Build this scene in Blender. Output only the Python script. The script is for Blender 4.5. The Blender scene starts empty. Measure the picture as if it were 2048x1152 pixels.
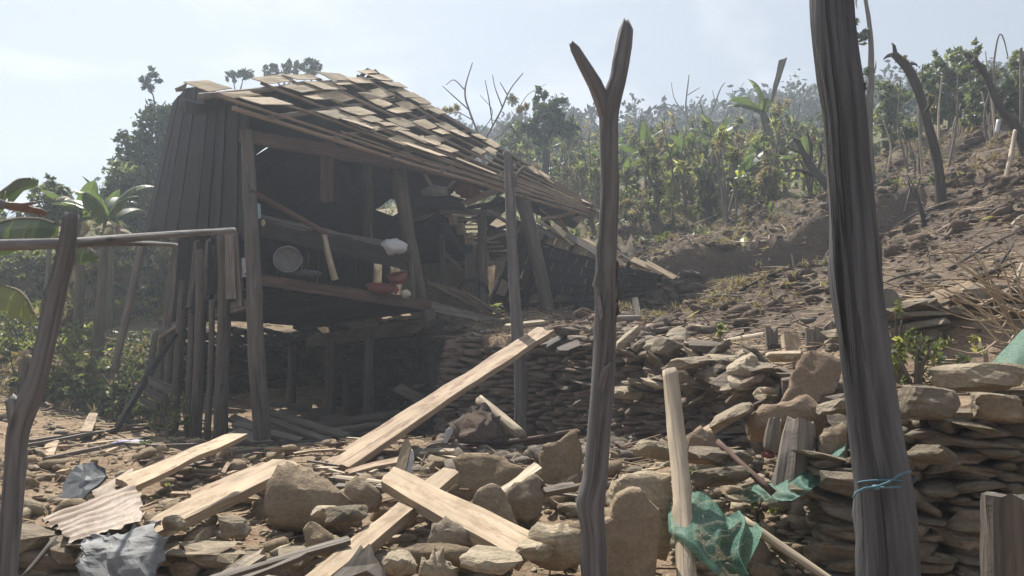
import bpy, bmesh, math, random
import numpy as np
from mathutils import Vector, Matrix, noise as mnoise
R = math.radians
rnd = random.Random(11)
nr = np.random.default_rng(11)
scene = bpy.context.scene
col = scene.collection

# ------------------------------------------------------------------ camera
EYE = Vector((0, 0, 1.6))
PITCH = R(8)
FPX = 1600.0
cd = bpy.data.cameras.new('camera')
cam = bpy.data.objects.new('camera', cd)
col.objects.link(cam)
cam.location = EYE
cam.rotation_euler = (R(90) + PITCH, 0, 0)
cd.sensor_width = 36
cd.lens = FPX / 2048 * 36
cd.clip_start = 0.05
cd.clip_end = 2000
scene.camera = cam

# ------------------------------------------------------------------ light
SUN_EL, SUN_AZ = R(57), R(-24)           # azimuth from +Y, negative = to the left
S = Vector((math.sin(SUN_AZ) * math.cos(SUN_EL), math.cos(SUN_AZ) * math.cos(SUN_EL), math.sin(SUN_EL)))
ld = bpy.data.lights.new('sun', 'SUN')
ld.energy = 5.0
ld.angle = R(0.6)
ld.color = (1.0, 0.955, 0.88)
sun = bpy.data.objects.new('sun', ld)
sun.rotation_euler = S.to_track_quat('Z', 'Y').to_euler()
sun.location = (0, 0, 60)
col.objects.link(sun)

world = bpy.data.worlds.new('World')
scene.world = world
world.use_nodes = True
wn, wl = world.node_tree.nodes, world.node_tree.links
wn.clear()
sky = wn.new('ShaderNodeTexSky')
sky.sky_type = 'NISHITA'
sky.sun_disc = False
sky.sun_elevation = SUN_EL
sky.sun_rotation = SUN_AZ
sky.air_density = 1.0
sky.dust_density = 2.6
sky.ozone_density = 1.5
wtc = wn.new('ShaderNodeTexCoord')
wsep = wn.new('ShaderNodeSeparateXYZ')
wl.new(wtc.outputs['Generated'], wsep.inputs[0])
wmx = wn.new('ShaderNodeMath'); wmx.operation = 'MAXIMUM'; wmx.inputs[1].default_value = 0.12
wl.new(wsep.outputs['Z'], wmx.inputs[0])
wdv = wn.new('ShaderNodeVectorMath'); wdv.operation = 'DIVIDE'
wcb = wn.new('ShaderNodeCombineXYZ')
for i in range(3):
    wl.new(wmx.outputs[0], wcb.inputs[i])
wl.new(wtc.outputs['Generated'], wdv.inputs[0])
wl.new(wcb.outputs[0], wdv.inputs[1])
wnz = wn.new('ShaderNodeTexNoise')
wnz.inputs['Scale'].default_value = 1.15
wnz.inputs['Detail'].default_value = 7
wnz.inputs['Roughness'].default_value = 0.55
wnz.inputs['Distortion'].default_value = 0.3
wl.new(wdv.outputs[0], wnz.inputs['Vector'])
wrp = wn.new('ShaderNodeValToRGB')
wrp.color_ramp.elements[0].position = 0.49
wrp.color_ramp.elements[0].color = (0, 0, 0, 1)
wrp.color_ramp.elements[1].position = 0.64
wrp.color_ramp.elements[1].color = (0.85, 0.85, 0.85, 1)
wl.new(wnz.outputs['Fac'], wrp.inputs[0])
whi = wn.new('ShaderNodeMix'); whi.data_type = 'RGBA'      # thin high veil of cloud over the whole sky
whi.inputs[0].default_value = 0.95
wl.new(sky.outputs[0], whi.inputs[6])
whi.inputs[7].default_value = (3.75, 4.2, 5.1, 1)
wmix = wn.new('ShaderNodeMix'); wmix.data_type = 'RGBA'
wl.new(wrp.outputs[0], wmix.inputs[0])
wl.new(whi.outputs[2], wmix.inputs[6])
wmix.inputs[7].default_value = (6.0, 6.3, 6.9, 1)
bg = wn.new('ShaderNodeBackground')
bg.inputs['Strength'].default_value = 0.052
wl.new(wmix.outputs[2], bg.inputs['Color'])
wo = wn.new('ShaderNodeOutputWorld')
wl.new(bg.outputs[0], wo.inputs['Surface'])

scene.view_settings.view_transform = 'Standard'
scene.view_settings.look = 'None'
scene.view_settings.exposure = 0.98
scene.view_settings.gamma = 1.0
scene.view_settings.use_curve_mapping = False
scene.cycles.max_bounces = 6
scene.cycles.diffuse_bounces = 3
scene.cycles.glossy_bounces = 2
scene.cycles.transmission_bounces = 4
scene.cycles.transparent_max_bounces = 8
scene.cycles.volume_bounces = 1
scene.cycles.caustics_reflective = False
scene.cycles.use_denoising = True
HAZE_DENSITY = 0.0037

# ------------------------------------------------------------------ helpers
def V(*a):
    return Vector(a)

def W(px, py, d):
    """world point that lies d metres ahead of the eye along the given direction (2048 px frame)"""
    xc = (px - 1024) / FPX
    yc = (576 - py) / FPX
    c, s = math.cos(PITCH), math.sin(PITCH)
    y = c - yc * s
    z = s + yc * c
    k = d / y
    return Vector((xc * k, d, EYE.z + z * k))

def ppm(d):
    return d / FPX                      # metres per photo pixel at distance d

def tag(o, label=None, cat=None, group=None, kind=None):
    if label: o['label'] = label
    if cat: o['category'] = cat
    if group: o['group'] = group
    if kind: o['kind'] = kind
    return o

def thing(name, loc, label, cat, group=None):
    o = bpy.data.objects.new(name, None)
    o.empty_display_size = 0.1
    o.location = loc
    col.objects.link(o)
    return tag(o, label, cat, group)

def ploc(parent):
    p = Vector((0, 0, 0))
    while parent is not None:
        p += parent.location
        parent = parent.parent
    return p

def put(name, me, m, parent=None, origin=(0, 0, 0), smooth=False):
    o = bpy.data.objects.new(name, me)
    if m is not None and not me.materials:
        me.materials.append(m)
    col.objects.link(o)
    if parent is not None:
        o.parent = parent
        o.location = Vector(origin) - ploc(parent)
    else:
        o.location = origin
    if smooth:
        me.polygons.foreach_set('use_smooth', [True] * len(me.polygons))
    return o

def mk(name, geo, m, parent=None, smooth=False, origin=None):
    """geo = (verts, faces[, uv per vert]) in world space -> object with its origin at its own base"""
    vs = np.array([tuple(v) for v in geo[0]], dtype=float)
    if origin is None:
        c = (vs.min(0) + vs.max(0)) / 2
        origin = (c[0], c[1], vs[:, 2].min())
    vs = vs - np.array(tuple(origin))
    me = bpy.data.meshes.new(name)
    me.from_pydata(vs.tolist(), [], [tuple(int(i) for i in f) for f in geo[1]])
    if len(geo) > 2 and geo[2] is not None:
        uv = me.uv_layers.new(name='UVMap')
        vi = np.empty(len(me.loops), dtype=np.int32)
        me.loops.foreach_get('vertex_index', vi)
        uvs = np.array(geo[2], dtype=np.float32)[vi]
        uv.data.foreach_set('uv', uvs.ravel())
    me.update()
    return put(name, me, m, parent, origin, smooth)

def big(name, verts, faces, m, parent=None, origin=(0, 0, 0), smooth=False):
    """numpy mesh, faces (n,3) or (n,4)"""
    verts = np.asarray(verts, dtype=np.float32) - np.array(tuple(origin), dtype=np.float32)
    faces = np.asarray(faces, dtype=np.int32)
    k = faces.shape[1]
    me = bpy.data.meshes.new(name)
    me.vertices.add(len(verts)); me.vertices.foreach_set('co', verts.ravel())
    me.loops.add(faces.size); me.loops.foreach_set('vertex_index', faces.ravel())
    me.polygons.add(len(faces))
    me.polygons.foreach_set('loop_start', np.arange(0, faces.size, k, dtype=np.int32))
    me.polygons.foreach_set('loop_total', np.full(len(faces), k, dtype=np.int32))
    me.update(calc_edges=True)
    return put(name, me, m, parent, origin, smooth)

def join(*geos):
    vs, fs, us = [], [], []
    for g in geos:
        o = len(vs)
        vs += [tuple(v) for v in g[0]]
        fs += [tuple(i + o for i in f) for f in g[1]]
        us += list(g[2]) if len(g) > 2 and g[2] is not None else [(0, 0)] * len(g[0])
    return vs, fs, us

def n3(p, s=1.0):
    return mnoise.noise(Vector(p) * s)

def catmull(pts, vals, step):
    P = [Vector(p) for p in pts]
    out, ov = [], []
    for i in range(len(P) - 1):
        p0 = P[i - 1] if i else P[i] * 2 - P[i + 1]
        p3 = P[i + 2] if i + 2 < len(P) else P[i + 1] * 2 - P[i]
        n = max(1, int((P[i + 1] - P[i]).length / step))
        for k in range(n):
            t = k / n
            a = 2 * P[i]; b = P[i + 1] - p0
            c = 2 * p0 - 5 * P[i] + 4 * P[i + 1] - p3
            d = -p0 + 3 * P[i] - 3 * P[i + 1] + p3
            out.append((a + b * t + c * t * t + d * t ** 3) * 0.5)
            ov.append(vals[i] * (1 - t) + vals[i + 1] * t)
    out.append(P[-1]); ov.append(vals[-1])
    return out, ov

def tube(pts, rad, seg=10, rough=0.08, seed=0.0, step=None, ragged=0.0, knots=0):
    """a tapered, uneven pole; uv in metres (u round, v along)"""
    if step is None:
        step = max(0.05, max(rad) * 1.4)
    P, r = catmull(pts, rad, step)
    vs, fs, us = [], [], []
    total = sum((b - a).length for a, b in zip(P, P[1:]))
    kr = random.Random(int(seed * 13) + 7)
    KN = [(kr.uniform(.04, .96) * total, kr.uniform(0, 2 * math.pi), kr.uniform(.2, .55), kr.uniform(.5, 1.0)) for _ in range(knots)]
    t = (P[1] - P[0]).normalized()
    nrm = t.orthogonal().normalized()
    L = 0.0
    for i, p in enumerate(P):
        if i:
            L += (p - P[i - 1]).length
        t2 = (P[min(i + 1, len(P) - 1)] - P[max(i - 1, 0)]).normalized()
        nrm = (nrm - t2 * nrm.dot(t2)).normalized()
        b = t2.cross(nrm)
        for k in range(seg):
            a = 2 * math.pi * k / seg
            d = nrm * math.cos(a) + b * math.sin(a)
            q = Vector((math.cos(a) * 1.3, math.sin(a) * 1.3, L * 2.2 + seed * 7.3))
            rr = r[i] * (1 + rough * n3(q, 1.0) * 1.6 + rough * 0.8 * n3(q, 3.1))
            for kl, ka, kh, ks in KN:
                da = (a - ka + math.pi) % (2 * math.pi) - math.pi
                g2 = ((L - kl) / (r[i] * 1.1)) ** 2 + (da / .8) ** 2
                if g2 < 8: rr *= 1 + kh * .55 * math.exp(-g2 * 2 / ks)
            off = t2 * (ragged * n3(q, 5.0) if i in (0, len(P) - 1) else 0)
            vs.append(p + d * rr + off)
            us.append((a * max(rad) * 1.0, L))
    for i in range(len(P) - 1):
        for k in range(seg):
            a, c = i * seg + k, i * seg + (k + 1) % seg
            fs.append((a, c, c + seg, a + seg))
    for base, p, flip in ((0, P[0], True), ((len(P) - 1) * seg, P[-1], False)):
        ci = len(vs)
        vs.append(p); us.append((0, us[base][1]))
        for k in range(seg):
            a, c = base + k, base + (k + 1) % seg
            fs.append((c, a, ci) if flip else (a, c, ci))
    return vs, fs, us

def plank4(a0, a1, b0, b1, thick, seed=0, nl=10, nw=3, jag=0.03, warp=0.014, up=None):
    """board whose upper face runs from edge a0-a1 to edge b0-b1"""
    a0, a1, b0, b1 = Vector(a0), Vector(a1), Vector(b0), Vector(b1)
    rs = random.Random(seed * 31 + 5)
    ln = ((b0 + b1) / 2 - (a0 + a1) / 2)
    wd = ((a1 - a0) + (b1 - b0)) / 2
    nrm = ln.cross(wd).normalized()
    up = Vector(up) if up is not None else Vector((0, -0.4, 1))
    if nrm.dot(up) < 0:
        nrm = -nrm
    L, Wd = ln.length, wd.length
    u = ln.normalized()
    ja = [rs.uniform(-1, 1) * jag for _ in range(nw + 1)]
    jb = [rs.uniform(-1, 1) * jag for _ in range(nw + 1)]
    vs, us = [], []
    ring = 2 * (nw + 1)
    for i in range(nl + 1):
        s = i / nl
        for side in (0, 1):
            rng_ = range(nw + 1) if side == 0 else range(nw, -1, -1)
            for j in rng_:
                t = j / nw
                p = (a0.lerp(b0, s)).lerp(a1.lerp(b1, s), t)
                w = 1 - abs(2 * s - 1)
                p = p + nrm * (warp * n3((s * L * 1.5 + seed * 3.7, t * 0.8, 0.3)) * 1.5 * w)
                if j in (0, nw):
                    p = p + wd.normalized() * (0.10 * Wd * n3((s * L * 3 + seed, t * 9.0, 4.2)))
                if i == 0: p = p + u * ja[j]
                if i == nl: p = p + u * jb[j]
                if side: p = p - nrm * thick
                vs.append(p); us.append((t * Wd + side * 0.7 + seed * 1.13, s * L + seed * 2.7))
    fs = []
    for i in range(nl):
        for k in range(ring):
            a, c = i * ring + k, i * ring + (k + 1) % ring
            fs.append((a, a + ring, c + ring, c))
    for j in range(nw):
        a, c = j, j + 1
        d, e = ring - 1 - j - 1, ring - 1 - j
        fs.append((a, c, d, e))
        o = nl * ring
        fs.append((o + a, o + e, o + d, o + c))
    return vs, fs, us

def plank(A, B, width, thick, up=(0, 0, 1), seed=0, **k):
    A, B = Vector(A), Vector(B)
    d = (B - A).normalized()
    upv = Vector(up)
    side = d.cross(upv)
    if side.length < 1e-3: side = d.orthogonal()
    side = side.normalized() * (width / 2)
    return plank4(A - side, A + side, B - side, B + side, thick, seed, up=upv, **k)

def slab(outline, thick, back, seed=0, rings=3, rough=0.012, sub=3, edge=0.012):
    """stone slab: a front outline (world points, in order), `back` = unit vector its thickness goes along"""
    P = [Vector(p) for p in outline]
    back = Vector(back).normalized()
    pts = []
    n = len(P)
    size = max((p - P[0]).length for p in P)
    for i in range(n):
        a, b = P[i], P[(i + 1) % n]
        for k in range(sub):
            t = k / sub
            p = a.lerp(b, t)
            if k:
                p = p + Vector((n3(p * 9 + Vector((seed, 0, 0))), 0, n3(p * 9 + Vector((0, seed, 3))))) * edge
            pts.append(p)
    c = sum(pts, Vector()) / len(pts)
    N = len(pts)
    sm = list(pts)
    for _ in range(10):
        sm = [(sm[i - 1] + sm[i] * 2 + sm[(i + 1) % N]) / 4 for i in range(N)]
    vs, fs = [], []
    def face(off, flip):
        base = len(vs)
        for r in range(rings):
            f = 1 - r / rings
            if r == 0: f = 0.975
            for p, ps in zip(pts, sm):
                q = c + (ps.lerp(p, f ** 2) - c) * f
                bul = (1 - f * f) * 0.25 * thick
                q = q + back * (off + (bul if flip else -bul) + rough * 1.6 * abs(n3(q * 5 + Vector((seed * 1.7, off * 30, 0)))) + rough * .6 * abs(n3(q * 13)) + rough * .3 * n3(q * 30))
                vs.append(q)
        vs.append(c + back * (off + (0.25 * thick if flip else -0.25 * thick)))
        ci = len(vs) - 1
        for r in range(rings - 1):
            for k in range(N):
                a, b = base + r * N + k, base + r * N + (k + 1) % N
                fs.append((a, a + N, b + N, b) if not flip else (a, b, b + N, a + N))
        o = base + (rings - 1) * N
        for k in range(N):
            a, b = o + k, o + (k + 1) % N
            fs.append((a, ci, b) if not flip else (a, b, ci))
        return base
    f0 = face(0, False)
    mid = len(vs)
    for m_ in (0.25, 0.75):
        for p in pts:
            vs.append(p + back * (thick * m_) + (p - c).normalized() * (rough * 1.2 * n3(p * 14 + Vector((m_ * 9, seed, 0)))))
    f1 = face(thick, True)
    for a_, b_ in ((f0, mid), (mid, mid + N), (mid + N, f1)):
        for k in range(N):
            fs.append((a_ + k, a_ + (k + 1) % N, b_ + (k + 1) % N, b_ + k))
    return vs, fs

def slab_px(pts, d, thick, lean=0.0, seed=0, **k):
    """outline seen in the photo, stood up at distance d; lean = metres further away per metre of height"""
    ylo, yhi = max(y for x, y in pts), min(y for x, y in pts)
    pts = [(x, y + (12 if y > ylo - .3 * (ylo - yhi) else 0)) for x, y in pts]
    z0 = min(W(x, y, d).z for x, y in pts)
    out = []
    for x, y in pts:
        p = W(x, y, d)
        out.append(W(x, y, d + lean * (p.z - z0)))
    return slab(out, thick, (0, 1, -lean) if lean < 2 else (0, .3, -1), seed, **k)

_ico = {}
def ico(sub):
    if sub not in _ico:
        bm = bmesh.new()
        bmesh.ops.create_icosphere(bm, subdivisions=sub, radius=1)
        vs = np.array([v.co[:] for v in bm.verts])
        bm.verts.index_update()
        fs = np.array([[v.index for v in f.verts] for f in bm.faces])
        bm.free()
        _ico[sub] = (vs, fs)
    return _ico[sub]

def rock_geo(seed, sub=2, planes=11, rough=0.05, flat=1.0):
    """faceted stone filling the unit box"""
    rg = np.random.default_rng(seed)
    d, f = ico(sub)
    nn = rg.normal(size=(planes, 3)); nn[:, 2] *= flat
    nn /= np.linalg.norm(nn, axis=1)[:, None]
    nn = np.vstack([nn, [[0, 0, 1], [0, 0, -1]]])
    h = np.append(rg.uniform(0.62, 1.0, planes), [0.75, 0.75])
    dots = np.maximum(d @ nn.T, 1e-3)
    r = np.minimum((h / dots).min(1), 1.25)
    v = d * r[:, None]
    for i in range(len(v)):
        q = Vector(v[i])
        v[i] *= 1 + rough * (n3(q * 2.3 + Vector((seed, 0, 0))) + 0.6 * n3(q * 5.5 + Vector((0, seed, 0))))
    lo, hi = v.min(0), v.max(0)
    v = (v - (lo + hi) / 2) / (hi - lo)
    return v, f

def rock_mesh(name, seed, sub, m, **k):
    v, f = rock_geo(seed, sub, **k)
    me = bpy.data.meshes.new(name)
    me.from_pydata(v.tolist(), [], f.tolist())
    me.materials.append(m)
    me.update()
    return me

# ------------------------------------------------------------------ materials
class Mat:
    def __init__(self, name):
        self.m = bpy.data.materials.new(name)
        self.m.use_nodes = True
        self.t = self.m.node_tree
        self.t.nodes.clear()
        self.out = self.n('ShaderNodeOutputMaterial')
    def n(self, typ, ins=None, **props):
        nd = self.t.nodes.new(typ)
        for k, v in props.items():
            setattr(nd, k, v)
        for k, v in (ins or {}).items():
            s = nd.inputs[k]
            if isinstance(v, bpy.types.NodeSocket): self.t.links.new(v, s)
            else: s.default_value = v
        return nd
    def ramp(self, fac, stops):
        nd = self.n('ShaderNodeValToRGB', {0: fac})
        cr = nd.color_ramp
        while len(cr.elements) < len(stops): cr.elements.new(0.5)
        for e, (p, c) in zip(cr.elements, stops):
            e.position = p
            e.color = (c, c, c, 1) if isinstance(c, (int, float)) else (*c, 1)
        return nd.outputs[0]
    def mix(self, fac, a, b, blend='MIX'):
        nd = self.n('ShaderNodeMix', data_type='RGBA', blend_type=blend)
        for i, v in ((0, fac), (6, a), (7, b)):
            s = nd.inputs[i]
            if isinstance(v, bpy.types.NodeSocket): self.t.links.new(v, s)
            elif i == 0: s.default_value = v
            else: s.default_value = (*v, 1) if not isinstance(v, float) else (v, v, v, 1)
        return nd.outputs[2]
    def math(self, op, a, b=0.0):
        nd = self.n('ShaderNodeMath', {0: a, 1: b}, operation=op)
        return nd.outputs[0]
    def noise(self, vec, scale, detail=4, rough=0.55, dist=0.0):
        return self.n('ShaderNodeTexNoise', {'Vector': vec, 'Scale': scale, 'Detail': detail, 'Roughness': rough, 'Distortion': dist}).outputs['Fac']
    def mapping(self, vec, scale, off=None):
        v = self.n('ShaderNodeVectorMath', {0: vec, 1: scale}, operation='MULTIPLY').outputs[0]
        if off is not None:
            cx = self.n('ShaderNodeCombineXYZ', {0: off, 1: off, 2: off}).outputs[0]
            v = self.n('ShaderNodeVectorMath', {0: v, 1: cx}, operation='ADD').outputs[0]
        return v
    def uv(self): return self.n('ShaderNodeTexCoord').outputs['UV']
    def pos(self): return self.n('ShaderNodeNewGeometry').outputs['Position']
    def rand(self): return self.n('ShaderNodeObjectInfo').outputs['Random']
    def island(self): return self.n('ShaderNodeNewGeometry').outputs['Random Per Island']
    def bump(self, h, strength=0.4, dist=0.01):
        return self.n('ShaderNodeBump', {'Height': h, 'Strength': strength, 'Distance': dist}).outputs[0]
    def surf(self, color, rough=0.85, normal=None, spec=0.3, metal=0.0):
        nd = self.n('ShaderNodeBsdfPrincipled', {'Base Color': color if isinstance(color, bpy.types.NodeSocket) else (*color, 1), 'Roughness': rough, 'Specular IOR Level': spec, 'Metallic': metal})
        if normal is not None: self.t.links.new(normal, nd.inputs['Normal'])
        return nd.outputs[0]
    def done(self, sh, vol=None):
        if sh is not None: self.t.links.new(sh, self.out.inputs['Surface'])
        if vol is not None: self.t.links.new(vol, self.out.inputs['Volume'])
        return self.m

def wood(name, light, dark, crack=0.5, grain=38, vary=0.35, bump=0.5, rough=0.8, stain=None):
    M = Mat(name)
    r = M.math('MULTIPLY', M.rand(), 43.0)
    uv = M.uv()
    g = M.noise(M.mapping(uv, (grain, 2.2, 1), r), 1.0, 6, 0.6, 0.6)
    big_ = M.noise(M.mapping(uv, (5, 1.4, 1), r), 1.0, 4, 0.6)
    c = M.mix(M.ramp(g, [(0.3, 0.0), (0.72, 1.0)]), dark, light)
    c = M.mix(1.0, c, M.ramp(big_, [(0.25, 0.62), (0.75, 1.15)]), 'MULTIPLY')
    ck = M.noise(M.mapping(uv, (grain * 0.75, 0.9, 1), M.math('ADD', r, 7.0)), 1.0, 5, 0.65, 0.9)
    ckr = M.ramp(ck, [(0.30, 1.0 - crack), (0.42, 1.0)])
    c = M.mix(1.0, c, ckr, 'MULTIPLY')
    if stain:
        st = M.noise(M.mapping(uv, (9, 4, 1), M.math('ADD', r, 3.0)), 1.0, 6, 0.7)
        c = M.mix(M.ramp(st, [(0.5, 0.0), (0.62, 0.8)]), c, stain)
    val = M.math('ADD', M.math('MULTIPLY', M.rand(), vary), 1.0 - vary / 2)
    cb = M.n('ShaderNodeCombineXYZ', {0: val, 1: val, 2: val}).outputs[0]
    c = M.mix(1.0, c, cb, 'MULTIPLY')
    h = M.math('ADD', M.math('MULTIPLY', g, 0.5), ckr)
    kn = M.n('ShaderNodeTexVoronoi', {'Vector': M.mapping(uv, (5.5, 2.3, 1), r), 'Scale': 1.0}).outputs['Distance']
    c = M.mix(M.ramp(kn, [(0.05, .75), (0.13, 0.0)]), c, tuple(q * .45 for q in dark))
    return M.done(M.surf(c, rough, M.bump(h, bump, 0.016), 0.25))

def stone(name, c1, c2, c3, vary=0.5, scale=7, bump=0.9, lich=0.3, strata=1.0):
    M = Mat(name)
    p = M.pos()
    r = M.math('MULTIPLY', M.rand(), 31.0)
    a = M.noise(M.mapping(p, (scale, scale, scale * 1.6), r), 1.0, 8, 0.65)
    st = M.noise(M.mapping(p, (4, 4, 42), r), 1.0, 4, 0.6, 0.4)
    f = M.noise(M.mapping(p, (60, 60, 60)), 1.0, 3, 0.7)
    c = M.mix(M.ramp(a, [(0.3, 0.0), (0.7, 1.0)]), c1, c2)
    c = M.mix(M.ramp(M.rand(), [(0.35, 0.0), (0.9, 0.75)]), c, c3)
    c = M.mix(1.0, c, M.ramp(st, [(0.3, 1 - 0.28 * strata), (0.65, 1 + 0.12 * strata)]), 'MULTIPLY')
    c = M.mix(1.0, c, M.ramp(f, [(0.3, 0.78), (0.7, 1.15)]), 'MULTIPLY')
    l = M.noise(M.mapping(p, (13, 13, 13), r), 1.0, 5, 0.7)
    c = M.mix(M.ramp(l, [(0.60, 0.0), (0.70, lich)]), c, (0.34, 0.31, 0.24))
    rn = M.math('FRACT', M.math('MULTIPLY', M.rand(), 17.3))
    val = M.math('ADD', M.math('MULTIPLY', rn, vary), 1.0 - vary / 2)
    cb = M.n('ShaderNodeCombineXYZ', {0: val, 1: val, 2: val}).outputs[0]
    c = M.mix(1.0, c, cb, 'MULTIPLY')
    h = M.math('ADD', M.math('ADD', a, M.math('MULTIPLY', st, 0.6 * strata)), M.math('MULTIPLY', f, 0.35))
    cr = M.noise(M.mapping(p, (16, 16, 26), r), 1.0, 10, 0.75, 0.8)
    h = M.math('ADD', h, M.math('MULTIPLY', cr, 0.8))
    return M.done(M.surf(c, 0.92, M.bump(h, bump, 0.03), 0.2))

def leafmat(name, c1, c2, c3=None, trans=0.45, rough=0.5):
    M = Mat(name)
    i = M.island()
    stops = [(0.0, c1), (1.0, c2)] if c3 is None else [(0.0, c1), (0.75, c2), (1.0, c3)]
    c = M.ramp(i, stops)
    a = M.surf(c, rough, None, 0.35)
    tc = M.mix(1.0, c, (1.5, 1.6, 0.9), 'MULTIPLY')
    b = M.n('ShaderNodeBsdfTranslucent', {'Color': tc}).outputs[0]
    s = M.n('ShaderNodeMixShader', {0: trans, 1: a, 2: b}).outputs[0]
    return M.done(s)

def plain(name, c, rough=0.7, spec=0.3, vary=0.2, metal=0.0, scale=20, bump=0.1):
    M = Mat(name)
    a = M.noise(M.mapping(M.pos(), (scale, scale, scale)), 1.0, 5, 0.65)
    cc = M.mix(1.0, c, M.ramp(a, [(0.3, 1 - vary), (0.7, 1 + vary)]), 'MULTIPLY')
    return M.done(M.surf(cc, rough, M.bump(a, bump, 0.01), spec, metal))

M_PLANK = wood('fresh_sawn_wood', (0.50, 0.39, 0.265), (0.33, 0.245, 0.16), 0.55, 30, 0.35, 0.5, stain=(0.24, 0.165, 0.10))
M_PLANKD = wood('dirty_sawn_wood', (0.46, 0.355, 0.24), (0.27, 0.19, 0.125), 0.5, 30, 0.3, 0.5, stain=(0.14, 0.075, 0.045))
M_OLD = wood('weathered_wood', (0.255, 0.218, 0.18), (0.10, 0.083, 0.068), 0.55, 34, 0.5, 0.6)
M_POST = wood('grey_barkless_post', (0.235, 0.222, 0.216), (0.098, 0.092, 0.09), 0.55, 26, 0.2, 0.8)
M_POSTD = wood('dark_cracked_post', (0.150, 0.149, 0.153), (0.036, 0.036, 0.039), 0.8, 30, 0.1, 1.0)
M_PALE = wood('pale_peeled_post', (0.55, 0.46, 0.34), (0.30, 0.235, 0.165), 0.6, 24, 0.1, 0.7)
M_DARK = wood('smoked_shaded_board', (0.034, 0.027, 0.024), (0.013, 0.011, 0.010), 0.5, 26, 0.5, 0.5)
M_RED = wood('reddish_beam', (0.15, 0.088, 0.066), (0.07, 0.041, 0.032), 0.5, 24, 0.25, 0.5)
M_CHAR = wood('charred_beam', (0.03, 0.026, 0.024), (0.012, 0.011, 0.01), 0.5, 24, 0.2, 0.5)
M_SHIN = wood('roof_shingle_wood', (0.55, 0.43, 0.275), (0.28, 0.21, 0.135), 0.5, 26, 0.5, 0.5)
M_BATT = wood('roof_batten_wood', (0.36, 0.27, 0.19), (0.17, 0.12, 0.08), 0.45, 26, 0.3, 0.5)
M_HPOST = wood('house_post_wood', (0.18, 0.152, 0.13), (0.075, 0.061, 0.052), 0.55, 26, 0.3, 0.7)
M_BARK = wood('dark_tree_bark', (0.085, 0.068, 0.055), (0.03, 0.024, 0.02), 0.7, 22, 0.3, 1.0)
M_BARKP = wood('grey_tree_bark', (0.22, 0.19, 0.15), (0.10, 0.082, 0.064), 0.6, 22, 0.3, 0.8)
M_STONE = stone('field_stone', (0.19, 0.155, 0.11), (0.36, 0.295, 0.21), (0.24, 0.20, 0.15))
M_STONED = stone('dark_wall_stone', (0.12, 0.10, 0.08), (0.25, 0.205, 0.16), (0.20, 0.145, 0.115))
M_STONEP = stone('pale_stone', (0.30, 0.245, 0.17), (0.48, 0.395, 0.28), (0.40, 0.33, 0.24))  # paler tan variant of the field stone
M_STONEK = stone('underfloor_shade_stone', (0.035, 0.03, 0.027), (0.075, 0.065, 0.055), (0.05, 0.045, 0.04))  # shade of the void under the floor is put into this near-black colour
M_SOIL = plain('dark_soil', (.11, .078, .058), .95, .1, .45, 0, 30, .6)
M_SLAB = stone('brown_slab_stone', (0.215, 0.16, 0.10), (0.33, 0.25, 0.165), (0.25, 0.21, 0.16), 0.3, 5, 0.8, 0.25, 0.25)
M_SLABR = stone('reddish_slab_stone', (0.215, 0.155, 0.105), (0.30, 0.22, 0.15), (0.26, 0.195, 0.135), 0.2, 5, 0.7, 0.12, 0.2)
M_LEAF = leafmat('tree_leaf', (0.055, 0.07, 0.04), (0.125, 0.145, 0.075), (0.21, 0.215, 0.12))
M_LEAFD = leafmat('dark_tree_leaf', (0.022, 0.036, 0.018), (0.05, 0.07, 0.03), (0.09, 0.11, 0.045), 0.35)
M_BUSH = leafmat('bush_leaf', (0.05, 0.065, 0.028), (0.115, 0.13, 0.058), (0.30, 0.26, 0.14))
M_BUSHY = leafmat('yellowish_bush_leaf', (0.10, 0.12, 0.045), (0.22, 0.23, 0.09), (0.42, 0.37, 0.19), 0.5)
M_DRY = leafmat('dry_stalk_leaf', (0.14, 0.105, 0.065), (0.30, 0.235, 0.15), (0.42, 0.35, 0.23), 0.3, 0.7)
M_BAN = leafmat('banana_leaf', (0.05, 0.075, 0.03), (0.10, 0.13, 0.05), (0.16, 0.17, 0.075), 0.42, 0.45)
M_BANY = leafmat('yellow_banana_leaf', (0.28, 0.27, 0.05), (0.36, 0.33, 0.07), None, 0.5, 0.4)
M_FAR = leafmat('far_wood_leaf', (0.02, 0.028, 0.018), (0.042, 0.055, 0.03), None, 0.12, 0.8)
M_STEM = wood('banana_stem', (0.20, 0.17, 0.10), (0.09, 0.075, 0.045), 0.4, 18, 0.4, 0.5)

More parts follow.
